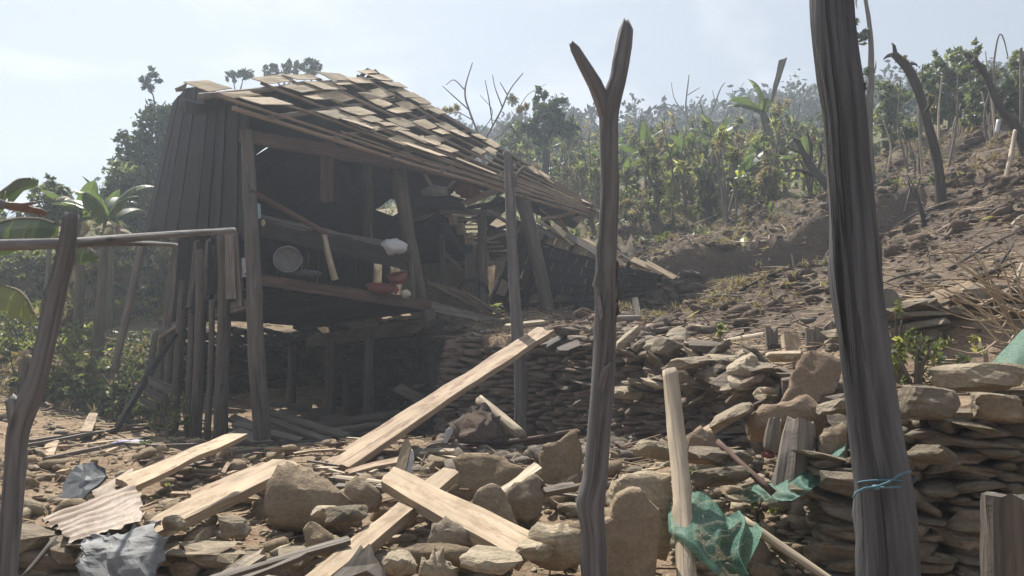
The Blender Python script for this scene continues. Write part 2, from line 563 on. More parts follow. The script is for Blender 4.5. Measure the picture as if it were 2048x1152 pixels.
def earth():
    M = Mat('dry_earth')
    p = M.pos()
    a = M.noise(p, 0.7, 6, 0.6)
    b = M.noise(p, 5.0, 8, 0.7)
    c = M.noise(p, 38.0, 6, 0.75)
    k = M.mix(M.ramp(b, [(0.3, 0.0), (0.7, 1.0)]), (0.15, 0.105, 0.07), (0.33, 0.25, 0.17))
    k = M.mix(M.ramp(a, [(0.42, 0.0), (0.65, 0.7)]), k, (0.23, 0.155, 0.105))
    k = M.mix(1.0, k, M.ramp(c, [(0.28, 0.6), (0.7, 1.6)]), 'MULTIPLY')
    sx = M.n('ShaderNodeSeparateXYZ', {0: p})
    dk = M.math('MULTIPLY', M.n('ShaderNodeMapRange', {0: sx.outputs[1], 1: 5.0, 2: 8.0}).outputs[0], M.n('ShaderNodeMapRange', {0: sx.outputs[0], 1: 0.3, 2: 2.2}).outputs[0])
    k = M.mix(M.math('MULTIPLY', dk, M.ramp(a, [(.3, .6), (.7, .95)])), k, M.mix(b, (.045, .036, .031), (.118, .093, .076)))
    straw = M.noise(M.mapping(p, (70, 12, 40)), 1.0, 4, 0.6, 1.0)
    k = M.mix(M.ramp(straw, [(0.60, 0.0), (0.68, 0.7)]), k, (0.36, 0.28, 0.18))
    sep = M.n('ShaderNodeSeparateXYZ', {0: p})
    far = M.n('ShaderNodeMapRange', {0: sep.outputs[1], 1: 13.5, 2: 19.0}).outputs[0]
    gm = M.math('MULTIPLY', far, M.ramp(M.noise(p, 0.9, 6, 0.65), [(0.38, 0.15), (0.6, 0.9)]))
    k = M.mix(gm, k, M.mix(c, (0.075, 0.085, 0.035), (0.16, 0.15, 0.07)))
    h = M.math('ADD', M.math('MULTIPLY', b, 1.2), M.math('MULTIPLY', c, 0.5))
    return M.done(M.surf(k, 0.95, M.bump(h, 0.9, 0.04), 0.1))
M_EARTH = earth()

# ------------------------------------------------------------------ terrain
def vnoise(x, y, seed=0):
    xi, yi = np.floor(x).astype(np.int64), np.floor(y).astype(np.int64)
    fx, fy = x - xi, y - yi
    fx, fy = fx * fx * (3 - 2 * fx), fy * fy * (3 - 2 * fy)
    def h(a, b):
        v = (a * 374761393 + b * 668265263 + seed * 974634777) & 0x7fffffff
        v = ((v ^ (v >> 13)) * 1274126177) & 0x7fffffff
        return ((v ^ (v >> 16)) & 0xffff) / 65535.0 * 2 - 1
    return (h(xi, yi) * (1 - fx) + h(xi + 1, yi) * fx) * (1 - fy) + (h(xi, yi + 1) * (1 - fx) + h(xi + 1, yi + 1) * fx) * fy

def fbm(x, y, f, o=4, seed=0):
    s, a = 0, 1.0
    for i in range(o):
        s = s + a * vnoise(x * f, y * f, seed + i * 7)
        f *= 2.07; a *= 0.52
    return s

class RBF:
    def __init__(self, pts):
        P = np.array(pts, dtype=float)
        self.p = P[:, :2]
        n = len(P)
        K = self.k(self.p, self.p)
        A = np.zeros((n + 3, n + 3))
        A[:n, :n] = K
        A[:n, n] = 1; A[:n, n + 1:] = self.p
        A[n, :n] = 1; A[n + 1:, :n] = self.p.T
        b = np.zeros(n + 3); b[:n] = P[:, 2]
        self.w = np.linalg.solve(A, b)
    def k(self, a, b):
        d2 = ((a[:, None, :] - b[None, :, :]) ** 2).sum(2)
        return np.sqrt(d2 + 0.05)
    def __call__(self, x, y):
        q = np.stack([x, y], 1)
        out = np.empty(len(q))
        for i in range(0, len(q), 20000):
            s = q[i:i + 20000]
            out[i:i + 20000] = self.k(s, self.p) @ self.w[:-3] + self.w[-3] + s @ self.w[-2:]
        return out

def wp(px, py, d, dz=0.0):
    p = W(px, py, d)
    return (p.x, p.y, p.z + dz)

LOW = [(-6, -2, .6), (0, -2, .5), (6, -2, .5), (-4, 1, .8), (0, 1, .6), (3, 1, .5),
       (-1.8, 3.5, .98), (-.9, 3.5, .93), (-.2, 3.1, .80), (.5, 3.1, .78), (0, 3.8, .95), (-3.4, 3.7, 1.0), (.8, 3.4, .86), (1.1, 3.0, .68), (-1.5, 4.3, 1.0), (-.3, 4.6, 1.02),
       (-3, 6, 1.07), (0, 6, 1.1), (-3, 9.5, 1.07), (0, 9, 1.06), (1.2, 6.5, 1.2), (1.5, 5, 1.22), (1.2, 4, 1.05),
       (-2, 13, 1.1), (-7.4, 12, 1.6), (-5.3, 12.3, 1.2), (-9, 9, 1.35), (-6, 8, 1.1), (-14, 10, 1.9)]
HILL_L = [wp(100, 700, 15), wp(200, 600, 17), wp(150, 500, 21), wp(-300, 600, 17), (-12, 40, 7.2), (-30, 40, 7.5), (-20, 70, 10.5), (-60, 60, 9), (-14, 13, 2.3), (-20, 13, 3.0)]
def hstep(x):
    t = np.clip((x - 5.0) / 2.5, 0, 1)
    return 0.85 * (1 - t * t * (3 - 2 * t))
HIGH = [(-.8, 10.2, 2.38), (.5, 9.3, 2.38), (1.6, 7, 2.05), (2.0, 5.3, 1.78), (1.85, 4.3, 1.62), (1.6, 3.4, 1.55), (3, 3.3, 1.64), (5, 3.2, 1.75),
        (1.5, 12.5, 2.85), (3, 12.3, 2.95), (4.6, 11, 3.1), (-1, 13, 2.85), (2.4, 8, 2.2), (2.5, 6.5, 2.0), (2.74, 5.2, 1.78), (3.0, 5.75, 2.28), (3.5, 5.7, 2.38), (3.8, 5.0, 1.8),
        (-4, 16.5, 3.4), (-7, 16.5, 3.2), (-4, 15.1, 2.85), (-5.5, 14.5, 2.6),
        wp(1800, 500, 9.5), wp(1900, 400, 11.2), wp(2040, 300, 12.2), wp(1750, 335, 16.5)]
for a in (wp(1300, 500, 14.8), wp(1300, 440, 17), wp(1450, 415, 18), wp(1560, 470, 14.2), wp(1620, 400, 17), wp(1300, 322, 36), wp(1024, 340, 36), wp(1500, 308, 34), wp(1300, 318, 86), wp(1640, 248, 72), wp(1024, 340, 86),
          wp(700, 350, 60), wp(2000, 235, 45), wp(2500, 225, 40)):
    HIGH.append((a[0], a[1], a[2] - float(hstep(np.array(a[0])))))
HIGH += HILL_L + [(30, 10, 13.0), (14, 8, 6.0), (9, 5, 3.4), (60, 60, 28)]
LOWF = RBF(LOW + HILL_L)
HIGHF = RBF(HIGH)
WALL_LINE = [(-60, 14), (-14, 14.6), (-5.75, 13.9), (-3.6, 15.0), (-1.5, 12.4), (-1.05, 10.2), (-.88, 9.8), (.43, 9.0), (1.39, 6.8), (1.74, 5.2), (1.64, 4.1), (1.28, 3.42), (1.9, 3.22), (6, 2.95), (60, 2.5)]
FRONT_LINE = [(-60, 3.9), (-3.6, 3.72), (-2, 3.52), (-1.2, 3.46), (-.55, 3.38), (-.3, 3.0), (0, 2.8), (1.3, 2.75), (60, 2.6)]
BANK_LINE = [(-60, 17), (-3, 16.6), (.5, 14.2), (1.7, 13.3), (3.0, 13.1), (5, 12.2), (7, 11.4), (60, 11)]

def region_mask(x, y, line, width, inset):
    L = np.array(line)
    poly = np.vstack([L, [[60, 400], [-60, 400]]])
    inside = np.zeros(len(x), bool)
    j = len(poly) - 1
    for i in range(len(poly)):
        xi, yi, xj, yj = *poly[i], *poly[j]
        c = ((yi > y) != (yj > y)) & (x < (xj - xi) * (y - yi) / (yj - yi + 1e-12) + xi)
        inside ^= c
        j = i
    d = np.full(len(x), 1e9)
    for i in range(len(L) - 1):
        a, b = L[i], L[i + 1]
        ab = b - a
        t = np.clip(((x - a[0]) * ab[0] + (y - a[1]) * ab[1]) / (ab @ ab), 0, 1)
        d = np.minimum(d, np.hypot(x - a[0] - t * ab[0], y - a[1] - t * ab[1]))
    sd = np.where(inside, d, -d) - inset
    t = np.clip(sd / width + 0.5, 0, 1)
    return t * t * (3 - 2 * t)

MOUNDS = [(-2.75, 6.0, 0.62, 0.16), (-3.4, 5.3, 0.5, 0.08), (-1.35, 6.6, 0.75, 0.16), (-0.95, 7.4, 0.6, 0.13), (-.45, 5.3, .5, .07), (0.35, 5.8, .6, .06), (1.25, 4.6, .5, .12),
          (3.7, 10.6, 1.1, 0.45), (2.9, 11.3, .7, .2), (-6.5, 10, 1.5, 0.2), (-5.2, 7.6, 1.0, 0.12)]
def zraw(x, y):
    x = np.asarray(x, float); y = np.asarray(y, float)
    lo = LOWF(x, y)
    hi = HIGHF(x, y) + hstep(x) * region_mask(x, y, BANK_LINE, 0.25, 0.1)
    m = region_mask(x, y, WALL_LINE, 0.14, 0.16)
    tl = np.clip((-6.0 - x) / 1.2, 0, 1)
    m = m * (1 - tl) + region_mask(x, y, WALL_LINE, 6.0, 0.5) * tl
    z = lo * (1 - m) + hi * m
    z = .42 + (z - .42) * region_mask(x, y, FRONT_LINE, .14, .08)
    for mx, my, r, h in MOUNDS:
        z = z + h * np.exp(-((x - mx) ** 2 + (y - my) ** 2) / (2 * (r * 0.6) ** 2))
    far = np.clip((y - 12) / 25, 0, 1)
    rough = np.clip((y - 9) / 5, 0, 1) * np.clip((x + 1) / 3, 0, 1) * np.clip((24 - y) / 8, 0, 1)
    z = z + fbm(x, y, 1.3, 5, 3) * (0.028 + 0.20 * rough) + fbm(x, y, 0.25, 4, 9) * (0.02 + 0.5 * far)
    z = z + np.abs(fbm(x, y, 7.0, 3, 21)) * (0.022 + .04 * rough) + fbm(x, y, 3.2, 4, 15) * .11 * rough
    z = np.where(y > 88, z - (y - 88) * 0.35, z)
    return z

def axis(segs):
    out = [segs[0][0]]
    for a, b, s0, s1 in segs:
        n = max(1, int(round((b - a) / ((s0 + s1) / 2))))
        t = (np.arange(1, n + 1)) / n
        r = s1 / s0
        f = t if abs(r - 1) < 1e-3 else (r ** t - 1) / (r - 1)
        out += list(a + (b - a) * f)
    return np.array(out)
GX = axis([(-75, -8, 3.5, .25), (-8, 7, .062, .062), (7, 85, .25, 3.5)])
GY = axis([(-8, 2, .8, .08), (2, 14.5, .06, .06), (14.5, 125, .1, 2.6)])
gx, gy = np.meshgrid(GX, GY)
GZ = zraw(gx.ravel(), gy.ravel()).reshape(gx.shape)

def zs(x, y):
    x = np.atleast_1d(np.asarray(x, float)); y = np.atleast_1d(np.asarray(y, float))
    i = np.clip(np.searchsorted(GX, x) - 1, 0, len(GX) - 2)
    j = np.clip(np.searchsorted(GY, y) - 1, 0, len(GY) - 2)
    fx = np.clip((x - GX[i]) / (GX[i + 1] - GX[i]), 0, 1); fy = np.clip((y - GY[j]) / (GY[j + 1] - GY[j]), 0, 1)
    return (GZ[j, i] * (1 - fx) + GZ[j, i + 1] * fx) * (1 - fy) + (GZ[j + 1, i] * (1 - fx) + GZ[j + 1, i + 1] * fx) * fy
def z1(x, y): return float(zs(x, y)[0])
def G(px, py, dmin=2.5, dmax=120):
    d = dmin * (dmax / dmin) ** (np.arange(900) / 899)
    p = W(px, py, 1.0)
    zz = EYE.z + (p.z - EYE.z) * d
    g = zs(p.x * d, d)
    k = np.nonzero(zz <= g)[0]
    dd = d[k[0]] if len(k) else dmax
    return Vector((p.x * dd, dd, float(zs(p.x * dd, dd)[0])))

nxx = len(GX)
idx = np.arange(GZ.size).reshape(GZ.shape)
gq = np.stack([idx[:-1, :-1].ravel(), idx[:-1, 1:].ravel(), idx[1:, 1:].ravel(), idx[1:, :-1].ravel()], 1)
gv = np.stack([gx.ravel(), gy.ravel(), GZ.ravel()], 1)
ground = big('ground', gv, gq, M_EARTH, smooth=True)
tag(ground, kind='structure')

# ------------------------------------------------------------------ stone walls
LIB_HI = [rock_geo(100 + i, 2, 8, 0.07, 0.45) for i in range(14)]
LIB_LO = [rock_geo(200 + i, 1, 8, 0.06, 0.5) for i in range(12)]
def lib_meshes(tagname, lib, m):
    out = []
    for i, (v, f) in enumerate(lib):
        me = bpy.data.meshes.new(tagname)
        me.from_pydata(v.tolist(), [], f.tolist())
        me.materials.append(m); me.update()
        out.append(me)
    return out
ST_NEAR = lib_meshes('wall_stone', LIB_HI, M_STONE)
ST_MID = lib_meshes('wall_stone', LIB_LO, M_STONED)
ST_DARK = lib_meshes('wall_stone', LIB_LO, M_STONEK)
ST_MIDB = lib_meshes('wall_stone', LIB_LO, M_STONE)

def euler_mat(rx, ry, rz):
    from mathutils import Euler
    return Euler((rx, ry, rz)).to_matrix()

def stuff_stones(name, mats, lib, m, parent=None):
    """join stones given by (loc, matrix, scale, variant) into one mesh"""
    vs, fs, o = [], [], 0
    for loc, mat, sc, k in mats:
        v, f = lib[k % len(lib)]
        q = (v * np.array(sc)) @ np.array(mat.transposed()) + np.array(loc)
        vs.append(q); fs.append(f + o); o += len(v)
    if not vs: return None
    V_ = np.vstack(vs)
    org = tuple(V_.min(0)) if parent is None else tuple(parent.location)
    ob = big(name, V_, np.vstack(fs), m, parent, org)
    ob['kind'] = 'stuff'
    return ob

def stone_wall(name, label, path, zb, zt, lens, heights, depth, meshes, lib, m, seed, cap=300, out=(0, -1), ragged=0.05, tilt=0.12, lean=0.1, cat='stone wall'):
    """dry-laid courses of stones along a plan polyline; zb / zt give bottom and top height per vertex"""
    rs = random.Random(seed)
    P = [Vector((p[0], p[1], 0)) for p in path]
    cum = [0]
    for a, b in zip(P, P[1:]): cum.append(cum[-1] + (b - a).length)
    T = cum[-1]
    def at(s):
        s = max(0, min(T, s))
        for i in range(len(P) - 1):
            if s <= cum[i + 1] or i == len(P) - 2:
                t = (s - cum[i]) / max(1e-6, cum[i + 1] - cum[i])
                return P[i].lerp(P[i + 1], t), (P[i + 1] - P[i]).normalized(), zb[i] * (1 - t) + zb[i + 1] * t, zt[i] * (1 - t) + zt[i + 1] * t, lens[i] * (1 - t) + lens[i + 1] * t, heights[i] * (1 - t) + heights[i + 1] * t
    mid, _, zb0, _, _, _ = at(T / 2)
    root = thing(name, (mid.x, mid.y, min(zb)), label, cat)
    recs = []
    nc = 0
    fr = 0.0
    while fr < 1.0:
        s = -rs.uniform(0, lens[0])
        hmul = rs.uniform(0.7, 1.3)
        mx = 0
        while s < T:
            p, t, b, top, l0, h0 = at(s)
            l = l0 * rs.choice([.55, .75, .9, 1.0, 1.15, 1.5, 1.9])
            h = h0 * hmul * rs.choice([.55, .8, .9, 1, 1.1, 1.3, 1.75])
            p, t, b, top, l0, h0 = at(s + l / 2)
            v = b + fr * (top - b)
            mx = max(mx, h0 * hmul / max(0.2, top - b))
            if v + h * .6 < top + ragged * (n3((s * 2.3, seed, 1)) ) and rs.random() > 0.015:
                nrm = Vector((t.y, -t.x, 0))
                loc = p + nrm * (rs.uniform(-.3, .3) * depth * .35 - lean * (v - b) ) - nrm * depth * .25
                loc.z = v + h / 2 + rs.uniform(-.2, .2) * h + .35 * h0 * n3((s * 1.1, seed + fr * .5, 4))
                rz = math.atan2(t.y, t.x) + rs.uniform(-.25, .25)
                mt = euler_mat(rs.uniform(-.12, .12), rs.gauss(0, tilt), rz)
                recs.append((loc, mt, (l * 1.06, depth * rs.uniform(.8, 1.15), h * 1.1), rs.randrange(100)))
            s += l * .97
        _, _, b_, t_, _, h_ = at(T * .5)
        fr += h_ * hmul * .80 / max(.2, t_ - b_)
        nc += 1
    # those that show largest stay separate
    order = sorted(range(len(recs)), key=lambda i: -(recs[i][2][0] * recs[i][2][2]) / recs[i][0].y ** 2)
    keep = order[:cap]
    for i in keep:
        loc, mt, sc, k = recs[i]
        o = bpy.data.objects.new('wall_stone', meshes[k % len(meshes)])
        col.objects.link(o)
        o.parent = root
        o.location = loc - root.location
        o.rotation_euler = mt.to_euler()
        o.scale = sc
    rest = [recs[i] for i in order[cap:]]
    if rest: stuff_stones('small_wall_stones', rest, lib, m, root)
    return root

# middle retaining wall in front of the house terrace
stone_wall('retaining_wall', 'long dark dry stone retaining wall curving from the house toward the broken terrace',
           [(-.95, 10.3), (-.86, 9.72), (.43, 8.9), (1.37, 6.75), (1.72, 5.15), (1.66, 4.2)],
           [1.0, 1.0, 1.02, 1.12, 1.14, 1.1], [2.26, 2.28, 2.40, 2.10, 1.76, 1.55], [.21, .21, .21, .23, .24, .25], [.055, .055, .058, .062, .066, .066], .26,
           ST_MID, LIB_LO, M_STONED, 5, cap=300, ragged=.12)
# near right wall
stone_wall('terrace_wall', 'high near dry stone wall on the right behind the thick dark post',
           [(1.52, 4.25), (1.30, 3.62), (1.26, 3.36), (1.95, 3.16), (2.6, 3.06), (4.2, 2.95)],
           [.62, .58, .55, .55, .55, .55], [1.34, 1.30, 1.36, 1.64, 1.68, 1.70], [.16, .16, .17, .18, .19, .20], [.040, .040, .040, .043, .046, .046], .26,
           ST_NEAR, LIB_HI, M_STONE, 9, cap=290, ragged=.03, tilt=.2, lean=.12)
# left foreground wall
stone_wall('low_stone_wall', 'low rough stone wall along the bottom edge under the bent metal sheets',
           [(-3.6, 3.62), (-2.0, 3.42), (-1.2, 3.36), (-.55, 3.28)],
           [.45, .45, .45, .48], [1.06, 1.02, 1.0, .97], [.21, .20, .19, .2], [.08, .075, .075, .07], .28,
           ST_NEAR, LIB_HI, M_STONE, 14, cap=160, ragged=.05, tilt=.12, lean=.1)
# far right wall with twigs
stone_wall('upper_terrace_wall', 'grey stacked stone wall behind the green shrub, below the dry twigs',
           [(2.45, 6.1), (2.72, 5.45), (3.3, 5.36), (4.4, 5.3)],
           [1.72, 1.70, 1.72, 1.8], [2.18, 2.26, 2.40, 2.5], [.2, .22, .26, .26], [.055, .06, .065, .065], .3,
           ST_MIDB, LIB_LO, M_STONE, 21, cap=150, ragged=.06)
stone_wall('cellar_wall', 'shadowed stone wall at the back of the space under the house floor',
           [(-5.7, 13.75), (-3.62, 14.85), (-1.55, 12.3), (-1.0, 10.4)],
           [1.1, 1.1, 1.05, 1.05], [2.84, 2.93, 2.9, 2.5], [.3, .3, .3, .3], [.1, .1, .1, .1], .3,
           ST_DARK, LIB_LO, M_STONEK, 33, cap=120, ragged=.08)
# back wall at the far side of the terrace
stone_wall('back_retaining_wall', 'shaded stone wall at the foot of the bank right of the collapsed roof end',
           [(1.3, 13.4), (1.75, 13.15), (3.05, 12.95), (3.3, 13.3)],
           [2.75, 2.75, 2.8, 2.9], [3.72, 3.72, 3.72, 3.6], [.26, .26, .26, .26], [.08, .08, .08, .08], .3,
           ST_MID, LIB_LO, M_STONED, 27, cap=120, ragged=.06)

# ------------------------------------------------------------------ the collapsing stilt house
house = thing('stilt_house', (-3.09, 9.5, z1(-3.09, 9.5)), 'half collapsed wooden house on stilts with a broken shingle roof', 'house')
def px_tube(pts, seg=10, rough=.08, seed=0, ragged=0.02):
    """pts = (px, py, distance, width in photo px)"""
    return tube([W(x, y, d) for x, y, d, w in pts], [max(.006, w * ppm(d) / 2) for x, y, d, w in pts], seg, rough, seed, None, ragged)
def hpart(name, geo, m, parent=house, **k):
    return mk(name, geo, m, parent, **k)
def down(px, py, d, w):                          # continue a post into the ground
    p = W(px, py, d)
    return p
# posts: under floor, then above floor
POSTS = [
    [(494, 262, 9.55, 26), (500, 400, 9.52, 28), (508, 560, 9.5, 31), (512, 700, 9.5, 32), (522, 840, 9.5, 33), (524, 900, 9.5, 34)],
    [(446, 470, 10.0, 24), (449, 580, 10.2, 25), (446, 700, 10.2, 27), (441, 875, 10.2, 29)],
    [(402, 500, 10.8, 22), (402, 610, 10.8, 22), (397, 760, 10.8, 23), (389, 885, 10.8, 25)],
    [(368, 560, 11.4, 18), (363, 640, 11.4, 20), (352, 790, 11.4, 20), (345, 875, 11.4, 21)],
    [(345, 600, 12.2, 15), (340, 700, 12.2, 17), (329, 860, 12.2, 18)],
    [(326, 640, 12.7, 15), (322, 720, 12.7, 16), (306, 855, 12.7, 17)],
    [(384, 620, 11.2, 12), (380, 720, 11.2, 13), (374, 872, 11.2, 13)],
    [(424, 600, 10.5, 12), (422, 720, 10.5, 13), (414, 880, 10.5, 14)],
    [(312, 660, 13.2, 12), (300, 740, 13.2, 13), (285, 850, 13.2, 13)],
    [(585, 690, 13.6, 17), (584, 760, 13.6, 18), (582, 850, 13.6, 19)],
    [(662, 680, 12.8, 20), (660, 760, 12.8, 21), (658, 858, 12.8, 22)],
    [(737, 665, 12.2, 20), (737, 750, 12.2, 21), (736, 858, 12.2, 22)],
    [(692, 750, 13.4, 14), (693, 800, 13.4, 15), (695, 855, 13.4, 16)],
    [(856, 620, 11.75, 27), (866, 680, 11.75, 27), (876, 740, 11.75, 25), (874, 800, 11.75, 25), (872, 872, 11.75, 25)],
    [(792, 315, 11.5, 30), (808, 420, 11.5, 29), (826, 520, 11.6, 27), (842, 606, 11.7, 27)],
    [(735, 305, 12.6, 22), (735, 400, 12.6, 22), (735, 520, 12.6, 22)],
    [(964, 430, 13.2, 19), (965, 520, 13.2, 20), (967, 612, 13.2, 21)],
    [(1042, 385, 12.9, 30), (1062, 470, 12.9, 29), (1084, 560, 12.9, 29), (1098, 640, 12.9, 28)],
    [(884, 470, 13.8, 12), (886, 570, 13.8, 12)],
]
for i, p in enumerate(POSTS):
    q = W(*p[-1][:3])
    if p[-1][1] > 630:                           # sunk a little into the soil
        x_, y_, d_, w_ = p[-1]
        p = p + [(x_ + 1, y_ + max(4, (q.z - z1(q.x, q.y) + .08) / ppm(d_)), d_, w_)]
    hpart('post', px_tube(p, 10, .10, i + 1), M_HPOST, smooth=True)
# floor: corners of the deck
ZF = 2.98
C0, F1, BK, LK = V(-3.09, 9.5, ZF), V(-1.2, 11.8, ZF - .02), V(-3.6, 14.9, ZF), V(-5.5, 12.6, ZF - .03)
for k in range(16):                              # floor boards run from front edge to back
    t0, t1 = k / 16 + .004, (k + 1) / 16 - .004
    a0, a1 = C0.lerp(F1, t0), C0.lerp(F1, t1)
    b0, b1 = LK.lerp(BK, t0), LK.lerp(BK, t1)
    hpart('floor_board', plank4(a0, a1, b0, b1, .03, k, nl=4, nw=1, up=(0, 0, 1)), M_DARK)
def pxbeam(p0, p1, h, t, m, name='beam', seed=0, nl=8, depth_dir=None, warp=.01, jag=.02):
    """beam seen from its side: p = (px, py top edge, d); h = height in px at each end"""
    A, B = W(*p0), W(*p1)
    A2, B2 = A - V(0, 0, h[0] * ppm(p0[2])), B - V(0, 0, h[1] * ppm(p1[2]))
    d = (B - A).normalized()
    nrm = d.cross(V(0, 0, 1));
    if nrm.y > 0: nrm = -nrm
    return hpart(name, plank4(A, A2, B, B2, t, seed, nl=nl, nw=2, up=nrm, warp=warp, jag=jag), m)
pxbeam((497, 545, 9.42), (862, 600, 11.72), (22, 22), .07, M_RED, 'floor_beam', 1)
pxbeam((855, 600, 11.7), (1040, 648, 12.9), (20, 13), .06, M_OLD, 'floor_beam', 2, warp=.03)
pxbeam((862, 634, 11.78), (612, 672, 14.9), (28, 22), .10, M_HPOST, 'floor_beam', 3)
pxbeam((505, 592, 9.6), (318, 652, 12.6), (22, 14), .10, M_HPOST, 'floor_beam', 4)
pxbeam((484, 258, 9.5), (800, 312, 11.3), (27, 28), .05, M_RED, 'lintel', 5)
pxbeam((795, 308, 11.3), (1015, 362, 13.0), (26, 22), .05, M_RED, 'lintel', 6, warp=.02)
hpart('hanging_board', plank4(W(643, 283, 10.45), W(672, 285, 10.6), W(641, 402, 10.45), W(666, 405, 10.6), .025, 7, up=(0, -1, 0)), M_RED)
hpart('hanging_board', plank4(W(676, 330, 13.2), W(700, 330, 13.3), W(678, 500, 13.2), W(702, 500, 13.3), .025, 8, up=(0, -1, 0)), M_DARK)
hpart('hanging_board', plank4(W(929, 510, 13.4), W(955, 508, 13.4), W(930, 590, 13.4), W(957, 592, 13.4), .03, 9, up=(0, -1, 0)), M_OLD)
# left end wall of upright boards, outline follows the sagging gable
def left_d(px):                                  # distance of the left face at photo column px
    m_ = (px - 1024) / FPX
    u = (-3.09 - 9.5 * m_) / (.62 + .78 * m_)
    return 9.5 + .78 * u
top_pts = [(285, 455), (300, 385), (318, 300), (346, 203), (370, 178), (392, 172), (440, 186), (500, 200)]
bot_pts = [(285, 462), (350, 462), (420, 468), (500, 472)]
def interp(pts, x):
    for (xa, ya), (xb, yb) in zip(pts, pts[1:]):
        if x <= xb: return ya + (yb - ya) * (x - xa) / (xb - xa)
    return pts[-1][1]
gb_ = random.Random(9)
GB = [0] + sorted((i + gb_.uniform(-.34, .34)) / 15 for i in range(1, 15)) + [1]
for i in range(15):
    ta_, tb_ = GB[i], GB[i + 1] + .006
    xa, xb, ba_, bb_ = 346 + 148 * ta_, 346 + 148 * tb_, 285 + 212 * ta_, 285 + 212 * tb_
    q = .05 if i % 2 else 0
    hpart('wall_board', plank4(W(xa, interp(top_pts, xa), left_d(xa) + q), W(xb, interp(top_pts, xb), left_d(xb) + q), W(ba_, interp(bot_pts, ba_) + gb_.uniform(-10, 16), left_d(ba_) + q), W(bb_, interp(bot_pts, bb_) + gb_.uniform(-10, 16), left_d(bb_) + q), .025, 20 + i, nl=4, nw=1, up=(-.4, -.6, 0), jag=.02), M_DARK)
# lower hanging slats of the left end (broken verandah screen)
slats = [(352, 470, 333, 640), (362, 475, 344, 632), (371, 478, 353, 625), (381, 480, 362, 622), (388, 482, 372, 618), (398, 484, 383, 618), (406, 486, 404, 612), (416, 484, 413, 620), (424, 488, 428, 606), (434, 480, 441, 598), (370, 486, 395, 560), (412, 540, 420, 618), (346, 476, 322, 650), (357, 470, 349, 600), (377, 474, 372, 640), (393, 478, 389, 600), (411, 478, 398, 630), (429, 480, 420, 590), (366, 520, 352, 655)]
for i, (x0, y0, x1, y1) in enumerate(slats):
    d0, d1 = left_d(x0) - .12, left_d(x0) - .05
    w = rnd.uniform(8, 11)
    hpart('wall_slat', plank4(W(x0, y0, d0), W(x0 + w, y0, d0), W(x1, y1, d1), W(x1 + w, y1, d1), .018, 40 + i, nl=4, nw=1, up=(-.3, -1, 0), jag=.04), M_DARK if i % 4 else M_HPOST)
for (x0, y0, x1, y1, w) in ((449, 470, 452, 600, 20), (462, 462, 472, 615, 12)):
    hpart('wall_slat', plank4(W(x0, y0, 9.75), W(x0 + w, y0, 9.7), W(x1, y1, 9.75), W(x1 + w, y1, 9.7), .03, 60 + x0, nl=4, nw=1, up=(0, -1, 0)), M_OLD)
pxbeam((352, 640, 11.6), (420, 588, 10.6), (9, 9), .04, M_DARK, 'rail', 70)
pxbeam((316, 672, 12.4), (362, 640, 11.5), (7, 7), .04, M_OLD, 'rail', 71)
# leaning blackened beam with boards nailed on
hpart('leaning_beam', px_tube([(352, 668, 11.2, 11), (300, 745, 10.9, 13), (232, 860, 10.4, 15)], 6, .05, 3), M_CHAR)
for i, (a, b, c, d) in enumerate((((300, 752), (345, 770), (296, 768), (338, 788)), ((292, 772), (330, 792), (287, 788), (322, 808)), ((280, 790), (316, 806), (278, 803), (312, 820)))):
    hpart('cross_board', plank4(W(*a, 10.8), W(*c, 10.75), W(*b, 10.9), W(*d, 10.85), .02, 80 + i, nl=3, nw=1, up=(0, -1, .2)), M_OLD)
# inner back wall of dark boards (gaps toward the right)
U = V(.634, .773, 0)
bw0 = V(-5.35, 12.75, 0)
k = 0
for i in range(34):
    s0 = i * .225
    if s0 > 3.6 and rnd.random() < .12 + (s0 - 3.6) * .10: continue
    zt = 5.55 - max(0, s0 - 2.5) * .16 + rnd.uniform(-.1, .1)
    zb = ZF - .02 + (rnd.uniform(0, .5) if s0 > 4.5 else 0)
    a, b = bw0 + U * s0, bw0 + U * (s0 + .218)
    off = V(.77, -.63, 0) * rnd.uniform(0, .03)
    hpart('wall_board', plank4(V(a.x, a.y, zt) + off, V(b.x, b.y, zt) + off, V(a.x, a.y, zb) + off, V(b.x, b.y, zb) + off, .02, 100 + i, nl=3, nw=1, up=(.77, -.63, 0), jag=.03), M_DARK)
# ---- roof
E0, E1, AP, RG = W(368, 178, 8.35), W(1192, 433, 14.3), W(752, 149, 12.4), W(1186, 414, 15.2)
def roofpt(a, b):
    e, r_ = E0.lerp(E1, a), AP.lerp(RG, a)
    p = e.lerp(r_, b)
    sag = .10 * math.sin(a * math.pi) * (1 - b)
    return p - V(0, 0, sag * .3) + V(0, 0, .03 * n3((a * 6, b * 3, 2)))
roof = hpart('roof', tube([AP, (AP + RG) / 2, RG], [.04, .04, .04], 6, .1, 3), M_OLD)
for i, a in enumerate((.03, .14, .26, .38, .5, .62, .74, .86, .97)):
    hpart('rafter', tube([roofpt(a, -.02), roofpt(a, .5), roofpt(a, .99)], [.035, .035, .035], 6, .08, i), M_OLD, roof)
NB = 8
def strip(A_, B_, n, w, t, m, name, parent, seed, jit=.012):
    vs, fs, us = [], [], []
NRM = (E1 - E0).cross(AP - E0).normalized()
if NRM.z < 0: NRM = -NRM
